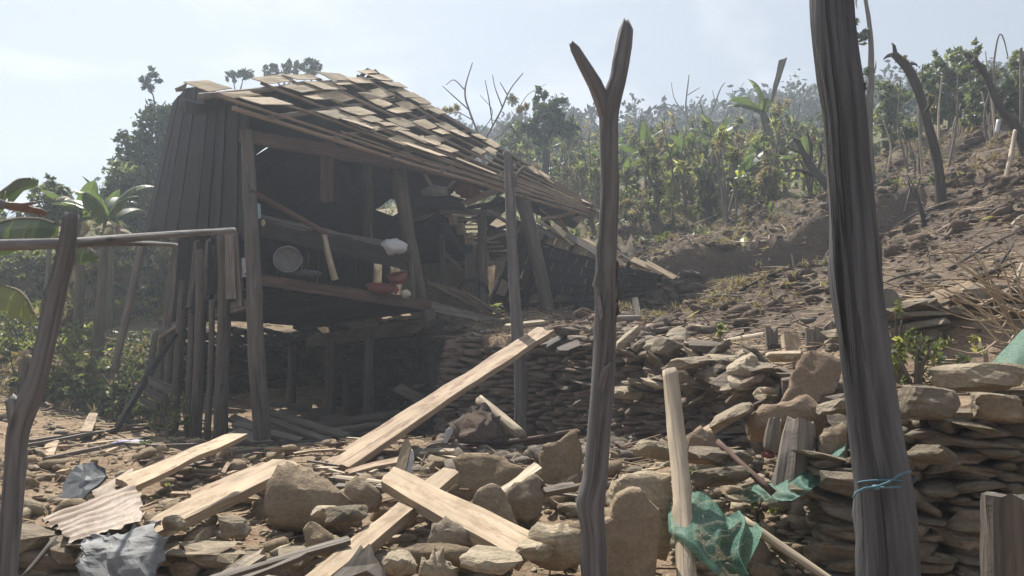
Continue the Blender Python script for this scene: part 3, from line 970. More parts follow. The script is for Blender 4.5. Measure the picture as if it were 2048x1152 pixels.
for j in range(NB):
    b = (j + .03) / (NB - .7)
    pts = [roofpt(a, b) + NRM * .05 for a in np.linspace(.045 if j < 2 else .01, .99, 10)]
    hpart('batten', tube(pts, [.021] * len(pts), 5, .12, j, .5), M_BATT, roof)
    if j < 3:
        pts = [roofpt(a, b + .045) + NRM * .05 for a in np.linspace(.25, .985, 9)]
        hpart('batten', tube(pts, [.017] * len(pts), 5, .12, j + 20, .5), M_BATT, roof)
def shingle(a, b, wa, lb, seed, lift=0.0, skew=0.0):
    p00, p10 = roofpt(a, b), roofpt(a + wa, b)
    p01, p11 = roofpt(a + skew, b + lb), roofpt(a + wa + skew, b + lb)
    o = NRM * (.085 + lift); o2 = NRM * .075
    g = plank4(p00 + o, p10 + o + NRM * rnd.uniform(-.03, .03), p01 + o2, p11 + o2, .010, seed, nl=2, nw=2, jag=.03, up=NRM, warp=.012)
    hpart('shingle', g, M_SHIN, roof)
k = 0
for j in range(NB - 1):
    b = j / (NB - 1) * .99
    a = -.005
    while a < .96:
        wa = rnd.uniform(.020, .052) * (1 + .5 * a)
        if j == 0: dens = 1.0 if a < .09 else 0
        elif j == 1: dens = .6 if a < .2 else .35 if a < .36 else .02
        elif j == 2: dens = .6 if a < .3 else .32 if a < .5 else .03
        elif j == 3: dens = .6 if a < .4 else .25 if a < .6 else .07
        else: dens = .62 if a < .28 else .42 if a < .5 else .3 if a < .7 else .2
        if rnd.random() < max(dens, 0 if a < .9 else .3):
            k += 1
            shingle(a, b + rnd.uniform(-.018, .018), wa * rnd.uniform(.88, 1.0), rnd.uniform(.11, .165), 200 + k, rnd.choice([0, 0, .01, .03]), rnd.uniform(-.008, .008))
        a += wa + rnd.uniform(.001, .006)
for (a, b, wa, lb, sk) in ((.36, .10, .10, .13, .01), (.50, .17, .12, .11, -.01), (.30, .27, .09, .12, .02), (.955, .0, .05, .18, 0), (.93, .45, .06, .3, 0), (.60, .02, .035, .10, .005), (.22, .13, .07, .11, -.015)):
    k += 1
    shingle(a, b, wa, lb, 600 + k, .05, sk)
# ridge cap scraps and the drooping verge tip
for i, (x, y, d, r_) in enumerate(((735, 147, 12.3, 13), (750, 152, 12.4, 16), (768, 162, 12.6, 12), (776, 178, 12.7, 10), (782, 190, 12.75, 8))):
    p = W(x, y, d); s_ = r_ * ppm(d)
    hpart('ridge_tile', tube([p + V(-s_, 0, -s_ * .6), p + V(0, 0, s_ * .5), p + V(s_ * .9, .05, -s_ * .7)], [s_ * .35, s_ * .45, s_ * .3], 7, .15, i), M_CHAR, roof)
hpart('verge_board', plank4(W(376, 166, 8.3), W(372, 182, 8.32), W(354, 176, 8.2), W(357, 184, 8.2), .03, 90, nl=3, nw=1, up=(0, -1, 0)), M_OLD, roof)
hpart('eave_board', tube([roofpt(a, -.012) - NRM * .02 for a in np.linspace(.08, .985, 10)], [.03] * 10, 5, .1, 4, .5), M_BATT, roof)
# rear slope (seen from underneath, dark, holes toward the right)
back = hpart('rear_roof', join(tube([AP, RG], [.05, .05], 6)), M_DARK)
B0, B1, B2, B3 = AP + V(0, 0, -.03), RG + V(0, .1, -.02), W(285, 458, 13.6), V(.2, 17.6, 4.3)
L0 = W(346, 205, 12.0)
def rearpt(a, b):
    t = AP.lerp(RG, a) if a >= 0 else AP.lerp(L0, -a)
    e = B2.lerp(B3, a) if a >= 0 else B2
    return t.lerp(e, b) + V(0, 0, .02 * n3((a * 8, b * 4, 7)))
RN = NRM * -1
for j in range(8):
    for i in range(15):
        a = i / 15
        if a > .38 and rnd.random() < ((.10 + (a - .38) * .8) if j < 4 else .04): continue
        b = j / 8
        p00, p10, p01, p11 = rearpt(a, b), rearpt(a + .072, b), rearpt(a + .005, b + .14), rearpt(a + .075, b + .14)
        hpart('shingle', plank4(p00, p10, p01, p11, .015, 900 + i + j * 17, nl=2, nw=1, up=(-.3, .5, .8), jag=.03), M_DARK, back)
hpart('rear_roof_end', plank4(E0 + V(.1, .25, -.02), AP + V(0, 0, -.06), L0 + V(.15, -.1, .02), B2 + V(.3, .2, .3), .03, 3, nl=6, nw=6, up=(0, 0, 1), jag=0), M_DARK)
# collapsed rear slope resting on the bank, right
TL, TR, BR, BL = W(1046, 440, 13.5), W(1318, 545, 12.5), W(1300, 592, 12.6), W(962, 640, 13.6)
fall = hpart('fallen_roof', tube([TL, BL], [.03, .03], 6, .1, 9), M_OLD)
for i, a in enumerate((.2, .4, .6, .8, 1)):
    hpart('rafter', tube([TL.lerp(TR, a), BL.lerp(BR, a)], [.03, .03], 6, .1, i), M_DARK, fall)
for j in range(7):
    b = j / 7
    hpart('batten', tube([TL.lerp(BL, b), (TL.lerp(BL, b) + TR.lerp(BR, b)) / 2 + V(0, 0, -.06), TR.lerp(BR, b)], [.022] * 3, 5, .1, j, .5), M_BATT if j == 0 else M_DARK, fall)
    i = 0; a = 0.0
    while a < .97:
        wa = rnd.uniform(.05, .09)
        if rnd.random() > (.07 if j > 0 else .3):
            q = lambda s, t: TL.lerp(TR, s).lerp(BL.lerp(BR, s), t) + V(0, .05, .03) + V(0, 0, -.06 * math.sin(min(1, max(0, s)) * 3.14))
            hpart('shingle', plank4(q(a, b), q(a + wa, b), q(a + .004, b + .17), q(a + wa, b + .17), .015, 1200 + i + j * 31, nl=2, nw=1, up=(0, .5, .8), jag=.03), M_SHIN if j == 0 else M_DARK, fall)  # underside's shade is put into the dark wood; top row keeps shingle colour
        a += wa + .004; i += 1
for i in range(9):                              # pale broken boards along the top of the fallen slope
    t = i / 9 + .02
    a = TL.lerp(TR, t) + V(0, -.06, .05 + rnd.uniform(-.03, .05)); b = TL.lerp(TR, t + rnd.uniform(.14, .24)) + V(0, -.08, rnd.uniform(-.12, .08))
    hpart('broken_batten', plank(a, b, rnd.uniform(.05, .14), .014, (0, -.6, .6), 450 + i, nl=3, nw=1, jag=.05), M_SHIN if i % 3 else M_OLD, fall)
# rafters and battens hanging loose inside the right bay
loose = [((1195, 418, 14.6), (1150, 440, 13.8), 13), ((1082, 418, 13.2), (1125, 452, 14.4), 10), ((1080, 422, 13.3), (1128, 410, 14.2), 8), ((1085, 437, 13.3), (1150, 424, 14.4), 8),
         ((1180, 432, 14.5), (1190, 470, 14.6), 9), ((1070, 400, 13.6), (1110, 470, 14.6), 13), ((1120, 440, 14.3), (1170, 520, 15.2), 10),
         ((975, 420, 12.9), (1015, 443, 13.3), 8), ((935, 415, 12.7), (1010, 400, 13.2), 8), ((930, 405, 12.6), (1005, 375, 13.2), 14), ((880, 420, 12.6), (1000, 425, 13.4), 14),
         ((960, 470, 13.5), (1012, 452, 13.9), 7), ((962, 482, 13.5), (1012, 466, 13.9), 6), ((820, 440, 12.4), (875, 425, 12.9), 7), ((848, 448, 12.5), (878, 422, 12.7), 6),
         ((885, 385, 12.4), (912, 358, 12.6), 6), ((912, 358, 12.6), (880, 335, 12.8), 5), ((885, 440, 13.0), (945, 530, 14.0), 12), ((870, 380, 12.3), (838, 330, 12.6), 7),
         ((890, 505, 13.5), (925, 540, 13.9), 8), ((830, 400, 12.3), (930, 410, 13.0), 30), ((1000, 590, 13.4), (1012, 560, 13.4), 18)]
for i, (a, b, w) in enumerate(loose):
    d = a[2]
    hpart('loose_rafter', plank(W(*a), W(*b), w * ppm(d), .03, (0, -1, .35), 300 + i, nl=3, nw=1), (M_BATT, M_OLD, M_DARK)[i % 3])
for i in range(9):                              # battens with shingle remnants, seen against the light
    a0 = W(890 + i * 8, 432 + i * 9, 14.2 + i * .05)
    hpart('batten', tube([a0, a0 + V(.55, .5, .12)], [.018, .018], 5, .1, i), M_BATT)
    if i % 2 == 0:
        hpart('shingle', plank(a0 + V(.12, .1, .05), a0 + V(.16, .15, -.16), .16, .014, (0, -1, .3), 400 + i, nl=2, nw=1), M_SHIN)
# floor strip and fallen boards at the right end of the deck
for i in range(8):
    x0, y0, x1, y1 = 850 + i * 12, 560 + i * 3, 1010 + i * 7 - (i % 3) * 15, 640 + i * 3 - (i % 2) * 6
    hpart('floor_board', plank(W(x0, y0, 12.3 + i * .06), W(x1, y1, 13.0 + i * .05), .11, .025, (0, -.3, 1), 330 + i, nl=4, nw=1), M_OLD if i % 2 else M_BATT)
# sagging wide shelf panel, pole and prop on the open front
hpart('fallen_panel', plank4(W(520, 434, 9.75), W(514, 470, 9.7), W(822, 505, 11.4), W(815, 540, 11.35), .03, 51, nl=12, nw=3, up=(0.5, -.8, .3), warp=.03, jag=.05), M_DARK)
hpart('fallen_panel', plank4(W(520, 428, 10.1), W(520, 437, 9.74), W(818, 492, 11.9), W(822, 506, 11.4), .03, 52, nl=12, nw=3, up=(0, 0, 1), warp=.02, jag=.03), M_OLD)
hpart('brace', px_tube([(498, 380, 9.45, 12), (570, 420, 9.9, 12), (650, 466, 10.4, 13)], 7, .08, 5), M_RED)
hpart('prop', px_tube([(647, 470, 10.4, 13), (658, 515, 10.4, 14), (670, 560, 10.45, 15)], 7, .12, 6), M_PALE)
hpart('brace', px_tube([(822, 500, 11.4, 11), (826, 600, 11.5, 10)], 6, .1, 7), M_HPOST)

# ------------------------------------------------------------------ things left on the deck
def lathe(c, axis, prof, seg=24, xdir=None):
    axis = Vector(axis).normalized()
    x = axis.orthogonal().normalized(); y = axis.cross(x)
    vs, fs = [], []
    for r_, h in prof:
        for k in range(seg):
            a = 2 * math.pi * k / seg
            vs.append(Vector(c) + axis * h + (x * math.cos(a) + y * math.sin(a)) * r_)
    for i in range(len(prof) - 1):
        for k in range(seg):
            a, b = i * seg + k, i * seg + (k + 1) % seg
            fs.append((a, b, b + seg, a + seg))
    return vs, fs, [(0, 0)] * len(vs)
def crumple(c, sx, sy, sz, seed, amp=.28, sub=3, f=2.2):
    v, fc = ico(sub)
    out = []
    for q in v:
        q = Vector(q)
        k_ = 1 + amp * n3(q * f + Vector((seed, 0, 0))) + amp * .8 * abs(n3(q * f * 2.3 + Vector((0, seed, 0))))
        out.append(Vector(c) + Vector((q.x * sx * k_, q.y * sy * k_, q.z * sz * k_)))
    return out, fc.tolist(), [(0, 0)] * len(out)
M_TIN = plain('dull_tin', (0.14, 0.13, 0.12), .6, .4, .3, .3, 14)
M_WHITE = plain('white_plastic', (0.55, 0.55, 0.56), .5, .4, .12)
M_ORANGE = plain('hazed_orange_plastic', (0.24, 0.085, 0.055), .55, .4, .2)  # haze is put into this muted orange
M_REDP = plain('red_plastic', (0.20, 0.05, 0.045), .5, .4, .2)  # red lowered too, so the colour itself carries the haze
M_BLUEP = plain('pale_blue_plastic', (0.45, 0.62, 0.72), .5, .4, .2)
M_GREYC = plain('grey_cloth', (0.25, 0.25, 0.26), .9, .1, .3)
pc = W(575, 518, 9.95)
pan = thing('round_pan', pc - V(0, 0, .17), 'large round metal pan standing on its edge on the open floor', 'pan')
ax = V(.25, -1, .12)
mk('bowl', lathe(pc, ax, [(.001, -.05), (.13, -.045), (.155, -.01), (.165, .0), (.15, -.005)]), M_TIN, pan, True)
mk('rim', lathe(pc, ax, [(.165, -.008), (.178, 0), (.172, .012), (.163, .004)]), M_GREYC, pan, True)
mk('hoop', tube([pc + V(.11, .02, .12), pc + V(.185, .02, .02), pc + V(.17, .02, -.14)], [.006] * 3, 6), M_TIN, pan)
bc = W(785, 494, 11.15)
tag(mk('plastic_bag', crumple(bc, .19, .12, .11, 3, .3), M_WHITE, None, True), 'crumpled white plastic bag on top of the sagging dark panel', 'bag')
bp = W(796, 552, 11.25)
def boxgeo(c, sx, sy, sz, rz=0, taper=1.0, seed=0, jit=.0):
    mt = euler_mat(0, 0, rz)
    vs = []
    for z in (-1, 1):
        for x, y in ((-1, -1), (1, -1), (1, 1), (-1, 1)):
            k_ = taper if z < 0 else 1
            vs.append(Vector(c) + mt @ Vector((x * sx / 2 * k_ + rnd.uniform(-jit, jit), y * sy / 2 * k_ + rnd.uniform(-jit, jit), z * sz / 2 + rnd.uniform(-jit, jit))))
    return vs, [(3, 2, 1, 0), (4, 5, 6, 7), (0, 1, 5, 4), (1, 2, 6, 5), (2, 3, 7, 6), (3, 0, 4, 7)], [(0, 0)] * 8
def tub(name, c, r0, r1, h, m, label, cat, axis=(0, 0, 1)):
    root = thing(name, Vector(c), label, cat)
    mk('body', lathe(c, axis, [(.001, 0), (r0, 0), (r1, h), (r1 * .95, h), (r0 * .93, .01)], 18), m, root, True)
    mk('rim', lathe(c, axis, [(r1, h - .008), (r1 * 1.07, h - .004), (r1 * 1.07, h + .006), (r1 * .97, h + .006)], 18), m, root, True)
    return root
tub('plastic_basin', W(797, 566, 11.3), .10, .14, .13, M_ORANGE, 'muted orange plastic basin under the right end of the panel', 'basin', (-.2, -.4, 1))
tub('red_basin', W(762, 583, 11.0), .17, .21, .08, M_REDP, 'shallow dull red basin at the edge of the open floor', 'basin', (.1, -.3, 1))
tub('orange_cup', W(791, 585, 11.1), .025, .035, .06, plain('bright_orange_plastic', (.5, .13, .05), .5), 'small bright orange cup at the floor edge beside the red basin', 'cup', (.3, -.6, .5))
tag(mk('cloth_bundle', crumple(W(811, 588, 11.2), .075, .07, .06, 8, .25), plain('cream_cloth', (.5, .47, .36), .9), None, True), 'small cream cloth bundle at the floor edge near the leaning post', 'cloth')
tag(mk('white_sack', slab_px([(482, 516), (495, 515), (496, 541), (483, 542)], 9.75, .02, 0, 3, rings=2), M_WHITE), 'white paper sheet hanging left of the corner post', 'paper')
tag(mk('blue_rag', slab_px([(511, 408), (520, 408), (521, 424), (513, 426)], 9.62, .01, 0, 4, rings=2), M_BLUEP), 'little pale blue rag hung on the corner post', 'rag')
tag(mk('rolled_cloth', crumple(W(526, 446, 9.7), .03, .03, .05, 4, .2, 2), plain('tan_cloth', (.4, .3, .2), .9)), 'tan rolled cloth tucked behind the corner post', 'cloth')
tag(mk('red_blanket', crumple(W(935, 378, 12.7), .17, .1, .16, 5, .4), plain('red_blanket_cloth', (.13, .035, .03), .9), None, True), 'dark red blanket caught in the broken rafters', 'blanket')
tag(mk('grey_tarp', crumple(W(872, 382, 12.4), .19, .1, .08, 6, .4), M_GREYC, None, True), 'grey plastic tarp scrap caught below the eave', 'tarp')
tag(mk('grey_bundle', crumple(W(610, 548, 10.2), .19, .1, .055, 7, .4), plain('dark_cloth', (.08, .08, .09), .9), None, True), 'dark cloth heap on the floor right of the round pan', 'cloth')
g = [tube([W(945, 588, 13.0) + V(.25 * math.cos(a), .1, .25 * math.sin(a)) for a in np.linspace(.1, 3.0, 9)], [.03] * 9, 8)]
tag(mk('tyre', join(*g), plain('black_rubber', (.03, .03, .03), .8), None, True), 'old black tyre half buried in the boards at the deck end', 'tyre')
for i in range(26):                              # small litter along the deck edge
    t = rnd.uniform(.04, .95)
    p = C0.lerp(F1, t) + V(-.6, .6, 0) * rnd.uniform(.08, .3) + V(0, 0, .06)
    if i % 3:
        o = mk('wood_scrap', plank(p, p + V(rnd.uniform(-.2, .2), rnd.uniform(-.1, .1), rnd.uniform(0, .06)), rnd.uniform(.03, .07), .015, (0, -.2, 1), 500 + i, nl=2, nw=1), (M_OLD, M_PALE, M_DARK)[i % 3])
        tag(o, 'small wood scrap lying along the edge of the open floor', 'wood scrap', 'wood scraps along the floor edge')
    else:
        o = put('broken_crock', rock_mesh('broken_crock', 700 + i, 1, M_TIN if i % 2 else M_STONED), None, None, p)
        o.scale = (.10, .08, .06)
        tag(o, 'small broken crock piece on the edge of the open floor', 'crock', 'broken crocks along the floor edge')
# lumber under the house
lum = [((462, 832, 10.3), (560, 872, 9.9), 16), ((470, 845, 10.0), (600, 878, 9.6), 14), ((530, 818, 11.2), (690, 868, 10.0), 13), ((525, 832, 10.9), (660, 880, 9.9), 12), ((620, 850, 11.6), (800, 822, 11.8), 18),
       ((640, 832, 12.1), (806, 846, 11.6), 18), ((560, 822, 12.4), (660, 818, 12.6), 14), ((640, 860, 11.0), (790, 864, 10.8), 14), ((600, 868, 10.4), (760, 846, 11.0), 14), ((470, 860, 9.8), (540, 888, 9.3), 20),
       ((795, 772, 11.4), (860, 806, 11.2), 22), ((830, 768, 11.8), (860, 766, 11.6), 16), ((545, 805, 12.6), (620, 812, 12.4), 12)]
LUM_LB = ['old plank slanting down right from beside the corner post foot', 'old plank just below the first slanting one at the corner post', 'long old plank slanting right behind the corner post', 'old plank under the long slanting one behind the corner post',
          'thick plank lying level at the back of the pile under the house', 'wide plank lying level below the thick back plank', 'short plank at the left rear of the pile under the house', 'level plank in the middle of the pile under the house', 'plank rising slightly to the right at the front of the pile', 'broad plank end at the foot of the corner post',
          'thick plank leaning down right against the stone wall under the house', 'short plank stub above the leaning thick plank under the house', 'short plank farthest back under the house floor']
for i, (a, b, w) in enumerate(lum):
    o = mk('old_plank', plank(W(*a), W(*b), w * ppm(a[2]) * 1.4, .04, (0, -.35, 1), 700 + i, nl=5, nw=1), M_OLD)
    tag(o, LUM_LB[i], 'plank', 'planks piled under the house')

# ------------------------------------------------------------------ standing posts in front
def post(name, label, cat, body, m, seed, seg=16, rough=.07):
    d = body[0][2]
    base = W(*body[-1][:3])
    root = thing(name, base, label, cat)
    mk('trunk', tube([W(x, y, d) for x, y, d, w in body], [max(.006, w * ppm(d) / 2) for x, y, d, w in body], seg, rough * 1.25, seed, max(w for *_, w in body) * ppm(d) * .35, .015, 9), m, root, True)
    return root
yp = post('forked_post', 'tall grey forked post shaped like a Y with torn bark halfway up', 'post',
          [(1252, 42, 2.9, 12), (1252, 60, 2.9, 30), (1248, 90, 2.9, 35), (1236, 160, 2.9, 36), (1222, 205, 2.9, 44), (1218, 260, 2.9, 38), (1219, 380, 2.88, 37), (1214, 500, 2.87, 40), (1210, 570, 2.86, 42), (1211, 660, 2.86, 43), (1207, 760, 2.86, 46), (1199, 860, 2.85, 47), (1190, 960, 2.85, 50), (1180, 1005, 2.85, 56), (1186, 1060, 2.85, 47), (1188, 1160, 2.85, 46), (1188, 1420, 2.85, 46)], M_POST, 3, 18)
mk('fork', px_tube([(1143, 86, 2.86, 10), (1150, 98, 2.87, 20), (1168, 130, 2.88, 26), (1190, 168, 2.89, 32), (1207, 208, 2.9, 36), (1220, 255, 2.9, 30)], 12, .12, 4, .01), M_POST, yp, smooth=True)
mk('branch_stub', px_tube([(1222, 728, 2.80, 8), (1213, 742, 2.82, 20), (1203, 775, 2.84, 30), (1204, 810, 2.85, 22)], 10, .1, 5), M_POST, yp, smooth=True)
rr = random.Random(5)
for i in range(16):
    a = rr.uniform(0, 6.28); x = 1212 + 23 * math.cos(a); d = 2.86 + .042 * math.sin(a)
    y0 = rr.uniform(528, 600)
    o_ = rr.uniform(-12, 12)
    mk('bark_shred', plank(W(x, y0, d), W(x + o_, y0 + rr.uniform(18, 50), d - rr.uniform(0, .03)), .008 * rr.uniform(.7, 1.6), .003, (0, -1, .2), 40 + i, nl=3, nw=1), M_RED if i % 2 else M_POST, yp)
bp_ = post('thick_post', 'thick dark cracked post on the right, leaning left, tied with blue string', 'post',
          [(1663, -60, 1.95, 84), (1668, 40, 1.94, 88), (1682, 160, 1.93, 92), (1692, 240, 1.92, 88), (1697, 330, 1.92, 86), (1708, 460, 1.91, 92), (1718, 580, 1.9, 94), (1733, 720, 1.9, 96), (1750, 860, 1.9, 98), (1768, 980, 1.9, 102), (1777, 1080, 1.9, 106), (1782, 1180, 1.9, 108), (1786, 1500, 1.9, 108)], M_POSTD, 8, 28, .06)
mk('branch_stub', px_tube([(1727, 172, 1.9, 16), (1712, 188, 1.92, 28), (1700, 220, 1.93, 30)], 12, .1, 9), M_POSTD, bp_, smooth=True)
mk('branch_stub', px_tube([(1818, 950, 1.87, 26), (1806, 965, 1.88, 34), (1790, 1000, 1.9, 40)], 12, .1, 10), M_POSTD, bp_, smooth=True)
M_STR = plain('blue_string_fibre', (.085, .175, .215), .7, .2, .2)
sg = thing('blue_string', W(1760, 975, 1.82), 'thin blue string knotted round the thick dark post', 'string')
ring_pts = [W(1771 + 56 * math.cos(a), 966 + 6 * math.sin(a), 1.9 + .069 * math.sin(a)) for a in np.linspace(0, 2 * math.pi, 17)]
mk('loop', tube(ring_pts, [.002] * 17, 6), M_STR, sg, True)
mk('loose_end', tube([W(1752, 974, 1.828), W(1730, 976, 1.80), W(1712, 985, 1.79), W(1706, 997, 1.79)], [.0025] * 4, 6), M_STR, sg, True)
mk('loose_end', tube([W(1752, 974, 1.828), W(1778, 964, 1.80), W(1802, 948, 1.80), W(1822, 943, 1.83)], [.0024] * 4, 6), M_STR, sg, True)
mk('loose_end', tube([W(1752, 975, 1.828), W(1775, 975, 1.815), W(1802, 974, 1.82)], [.0022] * 3, 6), M_STR, sg, True)
mk('knot', crumple(W(1752, 975, 1.825), .009, .008, .006, 3, .3, 2), M_STR, sg, True)
lp = post('crooked_post', 'crooked grey post at the left edge carrying a horizontal pole', 'post',
          [(144, 428, 3.0, 26), (141, 440, 3.0, 29), (133, 500, 3.0, 34), (112, 590, 3.0, 36), (92, 680, 3.0, 37), (74, 760, 3.0, 40), (54, 810, 3.0, 46), (38, 860, 3.0, 42), (30, 930, 3.0, 38), (22, 1040, 3.0, 38), (14, 1150, 3.0, 38), (6, 1400, 3.0, 38)], M_POST, 12, 14)
mk('branch_stub', px_tube([(20, 796, 2.98, 22), (26, 806, 2.98, 26), (34, 840, 2.99, 30), (36, 870, 3.0, 26)], 10, .12, 13), M_POST, lp, smooth=True)
sp = post('slender_post', 'slender grey pole with a small side twig in front of the house', 'post',
          [(1012, 303, 8.1, 13), (1018, 340, 8.1, 20), (1024, 480, 8.1, 22), (1030, 600, 8.1, 22), (1036, 690, 8.1, 24), (1042, 770, 8.1, 25), (1040, 840, 8.1, 24), (1040, 915, 8.1, 26)], M_POST, 17, 12, .09)
mk('twig', px_tube([(1050, 333, 8.0, 7), (1036, 348, 8.05, 9), (1026, 372, 8.1, 11)], 7, .1, 18), M_POST, sp, smooth=True)
post('pale_post', 'pale peeled post leaning back against the stones', 'post',
          [(1340, 742, 3.55, 30), (1346, 790, 3.5, 33), (1354, 880, 3.38, 34), (1362, 960, 3.27, 35), (1367, 1040, 3.16, 36), (1371, 1120, 3.05, 38), (1376, 1260, 2.88, 40)], M_PALE, 21, 14, .06)
st = thing('weathered_stump_post', W(2010, 1100, 2.3), 'short weathered grey stump post in the bottom right corner', 'post')
mk('trunk', tube([W(2020, 1290, 2.3), W(2018, 1120, 2.3), W(2017, 1010, 2.3), W(2016, 990, 2.3)], [.066, .066, .065, .063], 18, .14, 3, .02, .02), M_OLD, st)
hp = thing('horizontal_pole', W(0, 492, 3.05), 'long bare pole lying across the crooked post at the left', 'pole')
mk('shaft', px_tube([(-160, 496, 2.9, 25), (0, 491, 3.06, 24), (130, 486, 3.12, 22), (250, 477, 3.6, 18), (360, 468, 4.2, 15), (467, 461, 5.0, 13)], 10, .06, 25, .01), M_POST, hp, smooth=True)
tag(mk('thin_pole', px_tube([(120, 492, 3.14, 12), (200, 488, 3.5, 11), (280, 487, 4.0, 11), (352, 490, 4.6, 8)], 8, .06, 26), M_POST, None, smooth=True), 'thinner pole running just beneath the long bare pole', 'pole')

# ------------------------------------------------------------------ loose planks and beams
def loose_plank(name, label, c, thick, m, seed, cat='plank', group=None, lift=.95, **k):
    a0, a1, b0, b1 = [W(q[0], q[1], q[2] * lift) for q in c]
    o = mk(name, plank4(a0, a1, b0, b1, thick, seed, **k), m)
    return tag(o, label, cat, group)
loose_plank('long_plank', 'very long pale plank propped from the ground up onto the retaining wall', ((634, 930, 6.4), (690, 938, 6.1), (1072, 655, 8.55), (1106, 660, 8.4)), .045, M_PLANKD, 1, nl=20, jag=.04, up=(0, -.6, 1))
loose_plank('plank', 'pale plank at left with one end on the rusty sheet pointing toward the house posts', ((236, 955, 4.9), (258, 978, 4.7), (458, 866, 6.9), (494, 868, 6.8)), .035, M_PLANK, 2, nl=12, up=(0, -.5, 1))
loose_plank('split_plank', 'wide split plank leading from the rusty sheet toward the boulder', ((292, 1040, 3.75), (318, 1062, 3.6), (546, 918, 5.2), (604, 926, 5.0)), .045, M_PLANK, 3, nl=12, jag=.06, up=(0, -.5, 1))
loose_plank('plank', 'flat dirty plank lying behind the split plank', ((372, 985, 4.7), (392, 1000, 4.5), (520, 925, 5.6), (560, 930, 5.5)), .03, M_PLANKD, 4, nl=8, up=(0, -.5, 1))
loose_plank('crossing_plank', 'broad clean plank lying on top of the lower plank, its end pointing to the right', ((792, 934, 4.55), (760, 962, 4.3), (1080, 1072, 3.42), (1028, 1116, 3.25)), .05, M_PLANK, 5, nl=14, jag=.03, up=(0, -.6, 1))
loose_plank('lower_plank', 'plank passing beneath the broad clean plank, running to the bottom edge', ((590, 1166, 3.05), (640, 1168, 3.0), (890, 932, 4.85), (918, 944, 4.7)), .045, M_PLANK, 6, nl=14, jag=.05, up=(-.1, -.6, 1))
loose_plank('upright_offcut', 'short offcut standing up behind the broad clean plank', ((786, 950, 4.75), (808, 952, 4.72), (808, 878, 4.85), (824, 882, 4.85)), .02, M_PLANK, 7, 'offcut', nl=4, up=(0, -1, .2))
loose_plank('board', 'thin board lying on the soil mound left of the upright offcut', ((690, 940, 6.0), (694, 948, 5.9), (800, 912, 6.3), (804, 922, 6.2)), .02, M_PLANKD, 8, 'board', nl=4, up=(0, -.5, 1))
loose_plank('short_plank', 'short plank wedged between two brown slabs', ((1000, 975, 4.3), (1018, 985, 4.2), (1066, 926, 4.9), (1086, 934, 4.8)), .03, M_PALE, 9, nl=4, up=(-.2, -.7, .8))
loose_plank('grey_stick_board', 'narrow board between the slabs and the forked post', ((1088, 974, 4.2), (1092, 984, 4.15), (1152, 962, 4.4), (1156, 972, 4.35)), .03, M_OLD, 10, 'board', nl=4, up=(0, -.5, 1))
loose_plank('broken_board_end', 'dark triangular broken board end at the bottom edge under the lower plank', ((646, 1166, 2.95), (772, 1150, 2.9), (716, 1100, 3.0), (742, 1102, 2.98)), .03, M_OLD, 11, 'board', nl=4, up=(0, -1, .3))  # shade on this board is put into the darker wood tone
for i, (a, b, w, m, lb) in enumerate((
    ((410, 1160, 3.0), (690, 1078, 3.25), 22, M_OLD, 'long thin pole lying from the bottom edge toward the lower plank'),
    ((470, 1160, 2.95), (600, 1110, 3.05), 14, M_OLD, 'thin dark stick lying beside the long thin pole at the bottom'),
    ((430, 1160, 3.02), (520, 1108, 3.12), 26, M_PALE, 'pale broken board end between stones at the bottom edge'))):
    tag(mk('thin_pole', plank(W(*a), W(*b), w * ppm(3), .02, (0, -.4, 1), 60 + i, nl=8, nw=2), m), lb, 'pole' if i < 2 else 'board')
tag(mk('pale_log', px_tube([(960, 800, 7.9, 20), (985, 822, 7.7, 24), (1044, 872, 7.3, 24)], 10, .08, 31), M_PALE, None, smooth=True), 'pale short log leaning beside the crushed basket', 'log')
tag(mk('red_beam', plank(W(930, 894, 6.9), W(1155, 860, 7.6), .07, .06, (0, -.4, 1), 71, nl=6, nw=1), M_RED), 'reddish broken beam lying under the crushed basket', 'beam')
for i, (a, b, w, m) in enumerate((((1130, 660, 9.2), (1560, 652, 9.6), 16, M_OLD), ((1215, 638, 10.0), (1350, 640, 10.2), 18, M_OLD), ((1380, 700, 7.4), (1534, 672, 7.9), 20, M_PALE), ((1335, 690, 7.4), (1400, 690, 7.7), 18, M_PALE))):
    lb = ('long grey beam lying along the top of the retaining wall', 'short thick grey log behind the long grey beam', 'pale log lying against the standing offcut on the terrace', 'split pale log end beside the pale log on the terrace')[i]
    A_, B_ = W(*a), W(*b)
    tag(mk('log', tube([A_, (A_ + B_) / 2, B_], [w * ppm(a[2]) / 2] * 3, 9, .1, i, None, .03), m, None, smooth=True), lb, 'log')
loose_plank('standing_offcut', 'small upright wooden block at the end of the pale log', ((1532, 658, 6.9), (1556, 657, 6.9), (1535, 712, 6.85), (1559, 708, 6.85)), .05, M_OLD, 12, 'block', nl=3, up=(0, -1, .1))
loose_plank('tilted_board', 'tilted pale board with a crack standing right of the wooden block', ((1566, 664, 6.7), (1596, 666, 6.9), (1574, 708, 6.55), (1612, 706, 6.7)), .04, M_PLANK, 13, 'board', nl=4, up=(0, -1, .5))
tag(mk('board', plank(W(1200, 690, 7.6), W(1310, 672, 8.2), .12, .03, (0, -.4, 1), 75, nl=4, nw=1), M_OLD), 'grey board lying on the wall top left of the split pale log', 'board')
